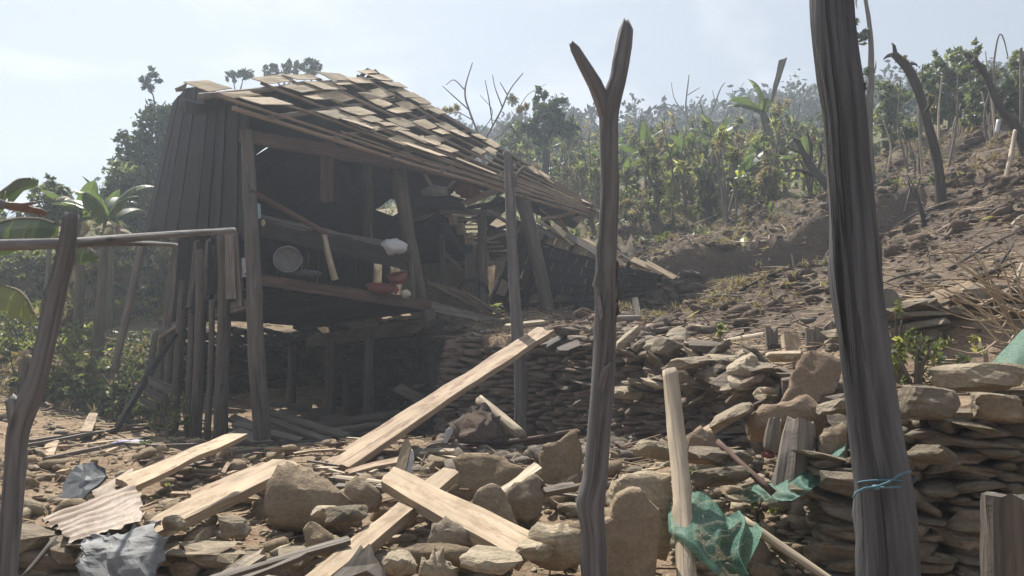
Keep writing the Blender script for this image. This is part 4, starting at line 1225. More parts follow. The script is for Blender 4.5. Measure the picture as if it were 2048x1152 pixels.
for i, (x0, x1, yt, yb) in enumerate(((1612, 1628, 655, 706), (1629, 1646, 658, 706), (1648, 1664, 650, 708), (1666, 1690, 656, 712))):
    o = mk('fence_board', plank4(W(x0, yt, 6.3), W(x1, yt, 6.3), W(x0 + 2, yb + 6, 6.3), W(x1 + 2, yb + 6, 6.3), .03, 90 + i, nl=4, nw=1, up=(0, -1, 0), jag=.04), M_OLD)
    tag(o, 'short grey upright board in the row behind the big tilted slab', 'board', 'upright grey boards behind the tilted slab')
loose_plank('grey_board', 'tall grey board standing just behind the right side of the thick post', ((1764, 580, 6.0), (1798, 584, 6.0), (1770, 735, 5.9), (1806, 735, 5.9)), .04, M_OLD, 14, 'board', nl=5, up=(0, -1, 0), jag=.04)
tag(mk('brown_handle', px_tube([(1436, 884, 3.75, 12), (1490, 935, 3.55, 14), (1546, 985, 3.4, 15)], 9, .05, 41), M_RED, None, smooth=True), 'reddish brown wooden handle stuck at a slant in the green net', 'handle')
tag(mk('fallen_pole', px_tube([(1484, 1040, 3.3, 22), (1550, 1085, 3.2, 20), (1610, 1126, 3.1, 17), (1690, 1180, 2.98, 14)], 10, .12, 42), M_PALE, None, smooth=True), 'broken pale pole sticking out below the green net bundle', 'pole')
# ground boards at the left, far
far_boards = [((20, 905, 8.4), (260, 860, 10.0), 13), ((45, 912, 8.2), (330, 878, 9.6), 12), ((90, 930, 7.4), (300, 880, 9.4), 11), ((140, 880, 9.2), (330, 858, 10.4), 10), ((60, 890, 8.8), (175, 872, 9.6), 15), ((120, 960, 5.8), (232, 905, 7.4), 14),
              ((300, 905, 8.6), (640, 888, 9.0), 12), ((330, 900, 8.5), (690, 872, 9.2), 11), ((440, 918, 7.2), (700, 884, 8.6), 12), ((180, 860, 10.2), (420, 852, 11), 8), ((255, 895, 8.7), (390, 905, 8.0), 9), ((560, 905, 7.6), (680, 898, 7.8), 13)]
FB_LB = ['long thin board on the left yard, second from the crooked post', 'long thin board on the left yard, just below the lilac cloth', 'thin board pointing from the blue grey roofing piece toward the lilac cloth', 'thin board lying farther back on the left yard beside the charred beam foot',
         'short wide board at the far left of the yard behind the crooked post', 'board lying behind the blue grey roofing piece', 'long board lying in front of the house corner post', 'reddish tipped board crossing in front of the corner post', 'board lying right behind the dirty flat plank', 'thin stick board at the foot of the left house posts', 'short board crossing near the mint packet', 'reddish short board left of the long propped plank foot']
for i, (a, b, w) in enumerate(far_boards):
    A_, B_ = G(a[0], a[1]), G(b[0], b[1])
    o = mk('fallen_board', plank(A_ + V(0, 0, .05), B_ + V(0, 0, .05), w * ppm(A_.y) * 1.1, .03, (0, -.25, 1), 110 + i, nl=6, nw=1), (M_OLD, M_PLANKD, M_OLD, M_RED)[i % 4])
    tag(o, FB_LB[i], 'board', 'fallen boards on the house yard')
loose_plank('pale_board', 'short pale board lying alone on the far left yard', ((178, 826, 11.6), (196, 826, 11.6), (160, 862, 10.0), (184, 862, 10.0)), .03, M_PLANKD, 15, 'board', nl=4)
loose_plank('pale_board', 'short pale board crossing the fallen boards near the crooked post', ((96, 880, 8.8), (118, 880, 8.8), (78, 910, 7.6), (108, 910, 7.6)), .03, M_PLANKD, 16, 'board', nl=4)

# ------------------------------------------------------------------ boulders and slabs (each its own outline and thickness)
SL = [
 ('boulder', 'largest brown boulder with a pointed top at the end of the split plank', [(524, 1005), (530, 965), (552, 925), (572, 918), (592, 930), (620, 942), (655, 955), (684, 985), (690, 1015), (668, 1040), (600, 1048), (540, 1038)], 3.85, .24, .35, M_SLAB, 'boulder'),
 ('stone_slab', 'small brown slab leaning right beside the largest boulder', [(682, 1008), (690, 960), (712, 952), (740, 966), (762, 990), (756, 1005)], 4.1, .06, .4, M_SLAB, 'slab'),
 ('stone_slab', 'wide grey brown slab with a bitten left edge behind the broad plank', [(888, 985), (912, 935), (905, 915), (950, 905), (1010, 910), (1048, 935), (1030, 968), (980, 1000), (930, 1005)], 4.5, .09, .4, M_SLAB, 'slab'),
 ('stone_slab', 'upright slab with a tall pointed right corner left of the forked post', [(1075, 968), (1078, 905), (1084, 890), (1110, 884), (1140, 862), (1156, 856), (1163, 885), (1164, 968), (1120, 985)], 4.7, .09, .25, M_SLAB, 'slab'),
 ('stone_slab', 'cracked rounded slab right below the short wedged plank', [(1016, 985), (1030, 965), (1066, 948), (1086, 960), (1090, 990), (1078, 1018), (1052, 1030), (1030, 1012)], 3.85, .07, .35, M_SLAB, 'slab'),
 ('stone_slab', 'dark slab half hidden beneath the upper edge of the broad plank', [(942, 1000), (962, 972), (985, 966), (1005, 978), (1022, 1010), (1040, 1045), (1030, 1062), (985, 1040)], 3.7, .08, .3, M_SLAB, 'slab'),
 ('stone_slab', 'tallest upright slab with a stepped top, right of the forked post base', [(1206, 1180), (1208, 1050), (1222, 1035), (1230, 1000), (1252, 980), (1285, 978), (1302, 1000), (1318, 1020), (1326, 1045), (1312, 1180)], 3.02, .10, .1, M_SLAB, 'slab'),
 ('stone_slab', 'rough pale slab standing behind the tallest upright slab', [(1226, 1010), (1232, 960), (1255, 945), (1300, 940), (1344, 950), (1346, 1060), (1335, 1110), (1270, 1090)], 3.3, .16, .1, M_STONEP, 'slab'),
 ('stone_slab', 'big tilted reddish brown slab with a round top beside the thick dark post', [(1562, 797), (1582, 765), (1590, 735), (1606, 708), (1632, 697), (1660, 702), (1688, 725), (1682, 745), (1668, 772), (1640, 790), (1600, 800)], 4.35, .05, .5, M_SLABR, 'slab'),
 ('stone_slab', 'long low reddish brown slab lying below the big tilted slab', [(1504, 826), (1524, 806), (1562, 802), (1596, 790), (1620, 790), (1652, 815), (1650, 832), (1590, 842), (1512, 838)], 4.0, .16, .6, M_SLABR, 'slab'),
 ('stone_slab', 'square brown slab just right of the pale post', [(1374, 905), (1378, 865), (1404, 852), (1424, 858), (1448, 895), (1440, 910)], 3.9, .08, .3, M_SLABR, 'slab'),
 ('stone_slab', 'upright grey slab by the end of the green net near the thick post', [(1642, 930), (1644, 870), (1660, 852), (1686, 846), (1696, 860), (1696, 930)], 3.55, .08, .15, M_SLAB, 'slab'),
 ('jagged_stone', 'jagged pale stone with a pointed tip at the bottom centre', [(830, 1170), (842, 1112), (858, 1118), (868, 1095), (884, 1100), (895, 1125), (912, 1135), (922, 1170)], 3.0, .09, .2, M_STONEP, 'stone'),
 ('stone_slab', 'triangular brown slab under the broken thin poles at lower left', [(608, 1092), (606, 1060), (618, 1042), (648, 1055), (672, 1085), (655, 1100)], 3.25, .06, .3, M_SLAB, 'slab'),
 ('stone_slab', 'dark oblong slab in the shadow below the broad plank', [(770, 1118), (778, 1092), (860, 1084), (936, 1092), (942, 1112), (900, 1122)], 3.2, .14, .4, M_SLAB, 'slab'),
 ('stone_slab', 'brown slab in the gap just left of the dark oblong slab\'s upper edge', [(855, 1080), (862, 1045), (890, 1030), (925, 1050), (946, 1080)], 3.35, .08, .4, M_SLAB, 'slab'),
 ('stone_slab', 'thick block stone with a ragged pale top between the broad plank and the forked post', [(1060, 1098), (1058, 1060), (1075, 1040), (1120, 1044), (1164, 1058), (1168, 1112), (1110, 1118)], 3.2, .25, .3, M_STONEP, 'stone'),
]
for i, (nm, lb, pts, d, th, lean, m, cat) in enumerate(SL):
    o = mk(nm, slab_px(pts, d, th, lean, i + 1, rings=5, rough=.018, edge=.02), m)
    for f in o.data.polygons: f.use_smooth = abs(f.normal.y) > .55
    tag(o, lb, cat)
def rock(name, label, px, py, w, h, dep, m, seed, d=None, rot=0.0, cat='stone', group=None, sub=3):
    p = W(px, py, d) if d else G(px, py)
    k = ppm(p.y)
    me = rock_mesh(name, seed, sub, m, planes=9, rough=.08, flat=.55)
    o = put(name, me, None, None, p + V(0, 0, h * k * .35))
    o.scale = (w * k, dep, h * k * .88)
    o.rotation_euler = (rnd.uniform(-.15, .15), rot, rnd.uniform(-.4, .4))
    return tag(o, label, cat, group)
RK = [('flat pale stone lying left of the pale post\'s middle', 1312, 915, 78, 40, .22, M_STONEP, 3.9, .15), ('flat stone ledge right of the pale post under the brown handle', 1440, 925, 130, 34, .25, M_STONE, 3.75, .05), ('long flat stone below the stone ledge beside the green net', 1440, 968, 120, 40, .25, M_STONE, 3.55, -.12),
      ('flat stone in the middle of the bottom edge, right of the jagged stone', 988, 1138, 120, 40, .2, M_STONEP, 3.05, .1), ('small pale stone touching the end of the broad plank', 1066, 1112, 72, 34, .13, M_STONEP, 3.15, -.1),
      ('small pale stone under the boulder\'s right corner', 646, 1032, 50, 24, .12, M_STONEP, 3.7, 0), ('flat stone below the small brown slab', 690, 1040, 90, 34, .15, M_STONE, 3.55, -.1),
      ('rough stone at the bottom edge below the triangular dark board', 800, 1140, 70, 40, .15, M_STONEP, 3.0, .2), ('rounded stone on the low wall next to the crumpled sheet', 350, 1058, 44, 34, .12, M_STONE, 3.45, 0),
      ('pale flat stone on the edge above the low wall', 470, 1068, 76, 40, .16, M_STONE, 3.4, .1), ('wedge stone behind the green net near the red can', 1600, 905, 50, 40, .2, M_STONE, 3.7, .2),
      ('long capping stone on the right wall behind the thick post', 1960, 776, 190, 62, .22, M_STONEP, 3.12, .05), ('big squarish stone set in the right wall near the capping stone', 1860, 832, 100, 74, .22, M_STONE, 2.98, .1), ('large diamond shaped stone in the right wall near the frame edge', 1985, 836, 104, 60, .2, M_STONE, 2.93, .12),
      ('leaf shaped flat stone in the right wall beside the blue string', 1870, 925, 100, 42, .2, M_STONE, 2.9, .1),
      ('tilted pale flat stone on top of the retaining wall\'s right end', 1486, 748, 84, 40, .3, M_STONEP, 5.5, -.45), ('round grey stone end on the retaining wall, left of the pale flat stone', 1335, 710, 60, 40, .3, M_STONE, 6.6, .3), ('flat dark stone on the retaining wall above the pale post', 1382, 735, 100, 26, .3, M_STONE, 6.0, -.1),
      ('pale stone slab over the hollow in the retaining wall', 1570, 722, 80, 26, .3, M_STONEP, 4.9, 0), ('flat stone right of the long low reddish slab', 1685, 822, 90, 30, .25, M_STONE, 3.9, -.1),
      ('split pale stone pointing up between the slabs and the brown handle', 1462, 842, 96, 30, .2, M_STONEP, 4.1, -.5)]
for i, (lb, x, y, w, h, dep, m, d, rot) in enumerate(RK):
    rock('loose_stone', lb, x, y, w, h, dep, m, 400 + i, d, rot)
for i in range(84):
    px, py = (rnd.uniform(330, 1210), rnd.uniform(1000, 1140)) if i < 54 else (rnd.uniform(1230, 1690), rnd.uniform(905, 1040))
    p = G(px, py, 2.6)
    k_ = rnd.uniform(.05, .15)
    o = put('loose_stone', rock_mesh('loose_stone', 520 + i, 2, (M_STONE, M_STONEP, M_SLAB)[i % 3], planes=9, rough=.06, flat=.5), None, None, p + V(0, 0, k_ * .12))
    o.scale = (k_ * rnd.uniform(1, 1.6), k_, k_ * rnd.uniform(.3, .55))
    o.rotation_euler = (rnd.uniform(-.3, .3), rnd.uniform(-.3, .3), rnd.uniform(0, 6.3))
    tag(o, ('brown', 'pale', 'tan')[i % 3] + (' small' if k_ < .1 else ' larger') + ' flat loose stone lying ' + ('left of the largest boulder' if px < 530 else 'below the largest boulder' if px < 760 else 'by the broad clean plank' if px < 1000 else 'left of the forked post base') + (' near the bottom edge' if py > 1075 else '') if i < 54 else 'small flat loose stone lying around the green nets', 'stone', 'small loose stones among the planks' if i < 54 else 'small loose stones around the green nets')
for i in range(110):
    if i < 80:
        t = rnd.random() * .66
        px, py = 1250 + 450 * t, rnd.uniform(672 + 60 * t, 800 + 60 * t)
        d = 7.4 - 3.1 * t + rnd.uniform(-.25, .1) - (py - 740) * .004
    else:
        px, py = rnd.uniform(1090, 1500), rnd.uniform(655, 690); d = None
    p = W(px, py, d) if d else G(px, py, 5)
    k_ = rnd.uniform(.08, .24)
    o = put('loose_stone', rock_mesh('loose_stone', 620 + i, 2, (M_STONE, M_STONED, M_STONEP)[i % 3], planes=8, rough=.06, flat=.45), None, None, p + V(0, 0, .02))
    o.scale = (k_ * rnd.uniform(1, 1.8), k_ * rnd.uniform(.8, 1.2), k_ * rnd.uniform(.22, .42))
    o.rotation_euler = (rnd.uniform(-.3, .5), rnd.gauss(0, .35), rnd.uniform(-.8, .8))
    tag(o, ('small ' if k_ < .12 else 'middling ' if k_ < .18 else 'large ') + ('brown', 'dark', 'pale')[i % 3] + ' flat stone tumbled ' + (('high' if py < 735 else 'low') + (' near the forked post' if t < .33 else ' above the pale post' if t < .6 else ' beside the tilted slab')) + ' in the broken wall' if i < 80 else 'flat stone lying along the top edge of the retaining wall', 'stone', 'tumbled stones of the broken retaining wall' if i < 80 else 'stones along the retaining wall top')
TB = [((1090, 690, 8.6), (1180, 640, 9.6), 'grey timber slanting up behind the forked post on the terrace'), ((1060, 672, 8.9), (1175, 655, 9.4), 'grey timber lying just above the long plank end'), ((1120, 700, 8.2), (1190, 672, 8.8), 'short timber between the long plank end and the forked post'), ((1240, 668, 8.4), (1330, 700, 7.4), 'splintered timber lying down over the wall top right of the forked post'),
      ((1400, 640, 9.6), (1450, 690, 7.8), 'thin timber crossing the long grey beam'), ((1260, 702, 7.6), (1360, 684, 7.9), 'timber lying flat below the splintered timber'), ((1590, 640, 8.4), (1670, 652, 7.2), 'thin pole lying left of the thick post on the dug soil'), ((1530, 622, 9.4), (1660, 632, 8.4), 'long thin stick on the dug soil below the bank'),
      ((1270, 590, 10.8), (1278, 640, 10.4), 'short stake standing before the shaded bank wall'), ((1010, 650, 9.6), (1090, 640, 10.0), 'broken board near the foot of the leaning house post'), ((1340, 738, 6.6), (1420, 720, 6.6), 'dark timber end sticking out of the broken wall'), ((1398, 868, 4.6), (1496, 810, 4.9), 'split weathered timber leaning above the square brown slab')]
for i, (a, b, lb) in enumerate(TB):
    o = mk('broken_timber', plank(W(*a), W(*b), rnd.uniform(.06, .13), .035, (rnd.uniform(-.3, .3), -.5, 1), 840 + i, nl=6, nw=2, jag=.08), (M_OLD, M_PALE, M_OLD, M_PLANKD)[i % 4])
    tag(o, lb, 'timber')
sw = thing('split_stump', W(1590, 955, 3.7), 'weathered split wooden stump standing above the green net', 'stump')
mk('trunk', tube([W(1585, 975, 3.6), W(1590, 930, 3.62), W(1596, 870, 3.65), W(1598, 842, 3.66)], [.085, .08, .075, .06], 14, .22, 5, .02, .04), M_OLD, sw)
tag(mk('short_stake', tube([W(1540, 900, 3.9), W(1545, 865, 3.9), W(1550, 838, 3.9)], [.034, .034, .03], 9, .15, 6, .02, .02), M_OLD), 'short grey stake just left of the split wooden stump', 'stake')

# ------------------------------------------------------------------ sheets, nets, litter
def drape(grid, nu, nv, amp, freq, seed, thick=0.0, crease=False):
    """smooth sheet through a grid of (px, py, d), with folds"""
    A_ = np.array([[tuple(W(*q)) for q in row] for row in grid])
    r_, c_ = A_.shape[:2]
    def samp(a, t):
        n = len(a); x = t * (n - 1); i = min(int(x), n - 2); f = x - i
        p0, p1, p2, p3 = a[max(i - 1, 0)], a[i], a[i + 1], a[min(i + 2, n - 1)]
        return .5 * (2 * p1 + (p2 - p0) * f + (2 * p0 - 5 * p1 + 4 * p2 - p3) * f * f + (-p0 + 3 * p1 - 3 * p2 + p3) * f ** 3)
    vs, us = [], []
    for j in range(nv + 1):
        row = np.array([samp(A_[:, c], j / nv) for c in range(c_)])
        for i in range(nu + 1):
            p = Vector(samp(row, i / nu))
            q = Vector((i / nu * freq * .5, j / nv * freq * .22, seed))
            w_ = n3(q * .6 + V(9, 0, 0))
            f_ = math.sin((i / nu) * freq * 3.2 + w_ * 7 + 2.5 * n3(q))
            p += V(amp * .5 * n3(q + V(3, 0, 0)), -amp * (.55 * f_ + .9 * n3(q * 1.3)), amp * .5 * n3(q * 1.2 + V(0, 5, 0)) + amp * .2 * f_)
            p += V(0, -amp * .16 * n3(q * 4.7), amp * .12 * n3(q * 6.0))
            if crease:
                e_ = Vector((i / nu * 3.1, j / nv * 3.1, seed))
                p = Vector(samp(row, i / nu)) + V(amp * n3(e_ * 2), -amp * 1.5 * abs(n3(e_ * .8)) - amp * .5 * abs(n3(e_ * 2.6)), amp * .4 * n3(e_ * 1.7 + V(4, 0, 0)))
                if i in (0, nu) or j in (0, nv): p += V(amp * 1.6 * n3(e_ * 5), 0, amp * 1.6 * n3(e_ * 5 + V(7, 0, 0)))
            vs.append(p); us.append((i / nu, j / nv))
    fs = [(j * (nu + 1) + i, j * (nu + 1) + i + 1, (j + 1) * (nu + 1) + i + 1, (j + 1) * (nu + 1) + i) for j in range(nv) for i in range(nu)]
    if thick:
        n = len(vs)
        vs += [v + V(0, thick, -thick) for v in vs]; us += us
        fs += [tuple(reversed([k + n for k in f])) for f in fs]
    return vs, fs, us
def netmat():
    M = Mat('green_shade_net')
    p = M.uv()
    a = M.noise(M.mapping(p, (70, 45, 1)), 1.0, 4, .6)
    b = M.noise(M.mapping(p, (12, 90, 1)), 1.0, 3, .6)
    c = M.mix(M.math('MULTIPLY', a, b), (0.07, 0.17, 0.125), (0.22, 0.42, 0.32))
    d = M.surf(c, .6, None, .3)
    t = M.n('ShaderNodeBsdfTranslucent', {'Color': M.mix(1.0, c, (1.3, 1.3, 1.2), 'MULTIPLY')}).outputs[0]
    s = M.n('ShaderNodeMixShader', {0: .35, 1: d, 2: t}).outputs[0]
    tr = M.n('ShaderNodeBsdfTransparent').outputs[0]
    k = M.ramp(a, [(.36, 0.7), (.52, 0.12)])
    return M.done(M.n('ShaderNodeMixShader', {0: k, 1: s, 2: tr}).outputs[0])
M_NET = netmat()
tag(mk('green_net', drape([[(1340, 1002, 3.32), (1390, 990, 3.4), (1440, 1010, 3.4), (1490, 1030, 3.35), (1508, 1050, 3.3)],
                           [(1335, 1050, 3.2), (1390, 1040, 3.2), (1440, 1050, 3.2), (1490, 1060, 3.2), (1515, 1075, 3.18)],
                           [(1345, 1085, 3.14), (1390, 1080, 3.1), (1430, 1110, 3.1), (1470, 1120, 3.1), (1505, 1120, 3.08)],
                           [(1400, 1130, 3.1), (1430, 1140, 3.06), (1455, 1160, 3.05), (1480, 1160, 3.04), (1496, 1160, 3.02)]], 80, 56, .075, 4.2, 3), M_NET, None, True), 'crumpled green net bundle hanging beside the pale post', 'net')
tag(mk('green_net', drape([[(1450, 992, 3.6), (1500, 972, 3.65), (1560, 958, 3.65), (1620, 925, 3.6), (1690, 893, 3.55)],
                           [(1478, 1000, 3.5), (1530, 985, 3.5), (1580, 972, 3.5), (1630, 940, 3.5), (1688, 902, 3.5)],
                           [(1500, 1004, 3.42), (1545, 1002, 3.4), (1590, 995, 3.4), (1640, 962, 3.42), (1688, 912, 3.45)]], 70, 24, .03, 8, 8), M_NET, None, True), 'stretched green net strip running up to the thick dark post', 'net')
tag(mk('green_net', drape([[(1960, 752, 3.5), (1990, 715, 3.55), (2040, 665, 3.6), (2110, 620, 3.6)],
                           [(1962, 753, 3.4), (2000, 735, 3.4), (2050, 705, 3.4), (2110, 680, 3.4)],
                           [(1964, 755, 3.3), (2005, 754, 3.28), (2055, 752, 3.28), (2110, 750, 3.28)]], 30, 20, .02, 6, 12), M_NET, None, True), 'green net draped over the right wall at the frame edge', 'net')
def rustmat():
    M = Mat('rusty_sheet_metal')
    p = M.uv()
    a = M.noise(M.mapping(p, (3, 3, 1)), 1.0, 7, .7)
    b = M.noise(M.mapping(p, (40, 9, 1)), 1.0, 5, .7)
    c = M.mix(M.ramp(a, [(.35, 0.), (.65, 1.)]), (.27, .205, .15), (.14, .098, .07))
    c = M.mix(1.0, c, M.ramp(b, [(.3, .7), (.7, 1.2)]), 'MULTIPLY')
    return M.done(M.surf(c, .6, M.bump(b, .3, .01), .4, .15))
M_RUST = rustmat()
M_ZINC = plain('grey_zinc_sheet', (.19, .19, .185), .75, .3, .4, .05, 9, .2)
A4 = [W(80, 1045, 3.62), W(128, 1082, 3.42), W(196, 985, 4.35), W(300, 1008, 3.95)]
def corrugated(c00, c10, c01, c11, nw, nl, waves, amp, seed, tear=.03):
    vs, us, fs = [], [], []
    nrm = (c01 - c00).cross(c10 - c00).normalized()
    if nrm.z < 0: nrm = -nrm
    for j in range(nl + 1):
        for i in range(nw + 1):
            s, t = i / nw, j / nl
            p = c00.lerp(c10, s).lerp(c01.lerp(c11, s), t)
            p = p + nrm * (amp * math.sin(s * waves * 2 * math.pi) + .016 * n3((s * 3, t * 3, seed)) )
            if i == nw: p = p + (c10 - c00).normalized() * (tear * n3((t * 9, seed, 1)))
            if j in (0, nl): p = p + (c01 - c00).normalized() * (tear * n3((s * 9, seed, 2)))
            vs.append(p); us.append((s, t))
    for j in range(nl):
        for i in range(nw):
            a = j * (nw + 1) + i
            fs.append((a, a + 1, a + nw + 2, a + nw + 1))
    n = len(vs)
    vs += [v - nrm * .003 for v in vs]; us += us
    fs += [tuple(k + n for k in reversed(f)) for f in fs]
    return vs, fs, us
tag(mk('rusty_sheet', corrugated(W(84, 1040, 3.66), W(150, 1080, 3.40), W(270, 968, 4.35), W(292, 1040, 3.62), 36, 20, 6, .010, 3, .05), M_RUST, None, True), 'bent rusty corrugated sheet lying over the low wall', 'metal sheet')
tag(mk('rusty_sheet', corrugated(W(180, 985, 4.45), W(196, 1002, 4.30), W(262, 938, 5.1), W(276, 968, 4.7), 10, 8, 1, .012, 5), M_RUST, None, True), 'small rusty sheet folded under the plank behind the corrugated sheet', 'metal sheet')
tag(mk('crumpled_sheet', drape([[(168, 1078, 3.42), (210, 1072, 3.40), (262, 1062, 3.40), (318, 1040, 3.42)],
                                [(164, 1110, 3.30), (215, 1105, 3.26), (270, 1095, 3.26), (326, 1080, 3.32)],
                                [(160, 1170, 3.2), (215, 1172, 3.16), (270, 1170, 3.16), (318, 1160, 3.22)]], 24, 20, .03, 2, 21, .003, True), M_ZINC, None, False), 'torn crumpled grey zinc sheet hanging down the low wall', 'metal sheet')
tag(mk('blue_grey_slate', slab_px([(116, 1010), (126, 968), (152, 930), (185, 922), (208, 935), (214, 950), (198, 968), (160, 992)], 4.7, .02, 1.0, 31, rings=3), plain('blue_grey_sheet', (.072, .079, .086), .6, .3, .3)), 'dark blue grey curved roofing piece leaning left of the plank', 'roof sheet')
tag(mk('iron_bar', px_tube([(40, 1160, 3.2, 8), (75, 1120, 3.3, 9), (110, 1075, 3.42, 9)], 7, .05, 33), M_OLD, None, smooth=True), 'thin grey bar hanging from the rusty sheet at lower left', 'bar')
kb = thing('crushed_basket', G(960, 905), 'crushed brown woven basket with a torn rim lying by the slender pole', 'basket')
bc = W(955, 862, 7.3)
mk('basket_body', drape([[(900, 850, 7.3), (930, 826, 7.35), (968, 818, 7.35), (985, 838, 7.3)], [(906, 880, 7.1), (940, 862, 7.05), (980, 862, 7.05), (1004, 872, 7.15)], [(925, 900, 7.15), (950, 895, 7.0), (985, 885, 7.0), (1004, 880, 7.15)], [(930, 905, 7.5), (955, 900, 7.5), (985, 890, 7.5), (1000, 885, 7.5)]], 30, 26, .07, 5, 33, .01, True), plain('brown_basketwork', (.10, .075, .06), .9, .1, .4, 0, 60, .5), kb)
mk('basket_rim', tube([W(912, 880, 7.1), W(925, 900, 7.05), W(960, 897, 6.98), W(1000, 884, 7.1)], [.02] * 4, 7, .15, 3), M_RED, kb, smooth=True)
mk('basket_back', drape([[(918, 830, 7.5), (945, 815, 7.55), (975, 806, 7.55), (1000, 850, 7.5)], [(930, 880, 7.4), (950, 875, 7.4), (975, 875, 7.4), (1004, 880, 7.4)]], 14, 10, .05, 4, 36, .01), M_OLD, kb)
tag(mk('white_rag', slab_px([(886, 880), (892, 860), (900, 854), (906, 858), (903, 868), (894, 876)], 7.0, .01, .2, 5, rings=2), M_WHITE), 'small white rag left of the crushed basket', 'rag')
tag(mk('paper_scrap', slab_px([(812, 925), (818, 902), (824, 900), (826, 918), (820, 934)], 4.7, .01, .3, 6, rings=2), M_WHITE), 'white paper scrap against the upright offcut', 'paper')
tag(mk('plastic_bottle', crumple(W(1428, 612, 10.6), .07, .06, .045, 14, .15, 2), M_WHITE, None, True), 'white plastic container lying on the dirt below the bank', 'bottle')
tag(mk('white_strip', tube([W(1638, 586, 10.0), W(1652, 597, 10.0), W(1643, 607, 10.0)], [.016, .018, .014], 5, .1), M_WHITE), 'bent white plastic strip on the dirt left of the thick post', 'strip')
tag(mk('red_can', crumple(W(1536, 910, 3.9), .030, .03, .016, 17, .5, 2, 3.5), M_REDP, None, True), 'small crushed red can near the split stump', 'can')
tag(mk('purple_cloth', crumple(W(262, 888, 8.9), .19, .12, .045, 19, .45), plain('lilac_cloth', (.42, .40, .50), .9), None, True), 'pale lilac cloth heap on the yard among the fallen boards', 'cloth')
tag(mk('green_packet', crumple(W(302, 898, 8.4), .06, .05, .025, 20, .3, 2), plain('mint_plastic', (.4, .62, .5), .5), None, True), 'mint green plastic packet near the lilac cloth', 'packet')

# scattered small stones, twigs and straw on the ground
def scatter_pts(n, x0, x1, y0, y1, seed, dens=None):
    g_ = np.random.default_rng(seed)
    x = g_.uniform(x0, x1, n); y = g_.uniform(y0, y1, n)
    if dens is not None:
        k_ = g_.uniform(0, 1, n) < dens(x, y)
        x, y = x[k_], y[k_]
    return x, y, zs(x, y), g_
def pebbles(name, n, box, s0, s1, m, seed, sub=1):
    x, y, z, g_ = scatter_pts(n, *box, seed)
    lib = [rock_geo(900 + i, sub, 10, .08) for i in range(6)]
    recs = []
    for i in range(len(x)):
        s = s0 * (s1 / s0) ** (g_.uniform() ** 2.2)
        recs.append(((x[i], y[i], z[i] + s * .12), euler_mat(g_.uniform(-.4, .4), g_.uniform(-.4, .4), g_.uniform(0, 6.3)), (s * g_.uniform(.8, 1.7), s, s * g_.uniform(.35, .8)), int(g_.integers(100))))
    return stuff_stones(name, recs, lib, m)
pebbles('rubble', 1500, (-4.5, 1.6, 3.4, 8.5), .02, .10, M_STONE, 1)
pebbles('rubble', 500, (-6.5, 0, 6.5, 12.5), .03, .14, M_STONE, 8)
pebbles('rubble', 160, (-1.5, 1.7, 2.9, 4.6), .03, .11, M_STONEP, 2)
pebbles('rubble', 700, (-.8, 5.5, 4.3, 13.5), .04, .18, M_STONED, 3)
pebbles('rubble', 900, (-12, 10, 9, 18), .05, .22, M_STONED, 4)
pebbles('rubble', 260, (.9, 1.8, 3.4, 5.2), .05, .16, M_STONE, 6)
pebbles('rubble', 520, (-4.2, 1.3, 3.45, 6.8), .05, .20, M_SLAB, 41, 2)
pebbles('rubble', 260, (-4.2, 1.3, 3.45, 5.6), .04, .14, M_STONEP, 42, 2)
pebbles('rubble', 520, (-.7, 1.5, 5.4, 8.9), .06, .24, M_STONED, 43, 2)
pebbles('clods', 2600, (.5, 10.5, 8.5, 17), .04, .26, M_SOIL, 7)
pebbles('gravel', 2600, (-4.2, 1.8, 3.0, 9.8), .012, .04, M_STONEP, 5)
def twigs(name, n, box, l0, l1, r0, m, seed, up=.12, dens=None):
    x, y, z, g_ = scatter_pts(n, *box, seed, dens)
    n = len(x)
    l = g_.uniform(l0, l1, n); a = g_.uniform(0, 2 * np.pi, n); t = g_.normal(0, up, n)
    d = np.stack([np.cos(a) * np.cos(t), np.sin(a) * np.cos(t), np.sin(t)], 1)
    c = np.stack([x, y, z + .015 + l * np.abs(np.sin(t)) * .4], 1)
    s = np.cross(d, [0, 0, 1.0]); s /= np.linalg.norm(s, axis=1)[:, None]
    u = np.cross(s, d)
    r = (r0 * g_.uniform(.5, 1.5, n))[:, None]
    A_, B_ = c - d * l[:, None] / 2, c + d * l[:, None] / 2
    P = np.stack([A_ + s * r, A_ - s * r, A_ + u * r * 1.4, B_ + s * r * .7, B_ - s * r * .7, B_ + u * r], 1).reshape(-1, 3)
    o = (np.arange(n) * 6)[:, None]
    F = np.concatenate([o + np.array([0, 3, 5, 2]), o + np.array([2, 5, 4, 1]), o + np.array([1, 4, 3, 0])], 0)
    ob = big(name, P, F, m, None, (0, 0, 0))
    ob['kind'] = 'stuff'
    return ob
M_STRAW = plain('dry_straw', (.42, .33, .21), .9, .1, .3, 0, 3)
M_TWIG = plain('brown_twig', (.15, .105, .075), .9, .1, .4, 0, 3)
twigs('straw', 2600, (-4.5, 1.8, 3.1, 10.5), .03, .14, .003, M_STRAW, 31)
twigs('twigs', 700, (-4.5, 1.8, 3.1, 11), .06, .3, .005, M_TWIG, 32)
twigs('twigs', 3800, (-.8, 9, 4.4, 16.5), .08, .55, .007, M_TWIG, 33)
twigs('straw', 3800, (-.8, 9, 4.4, 16.5), .06, .35, .005, M_STRAW, 34)
twigs('straw', 2600, (-14, -3.5, 9, 19), .1, .5, .008, M_STRAW, 35)
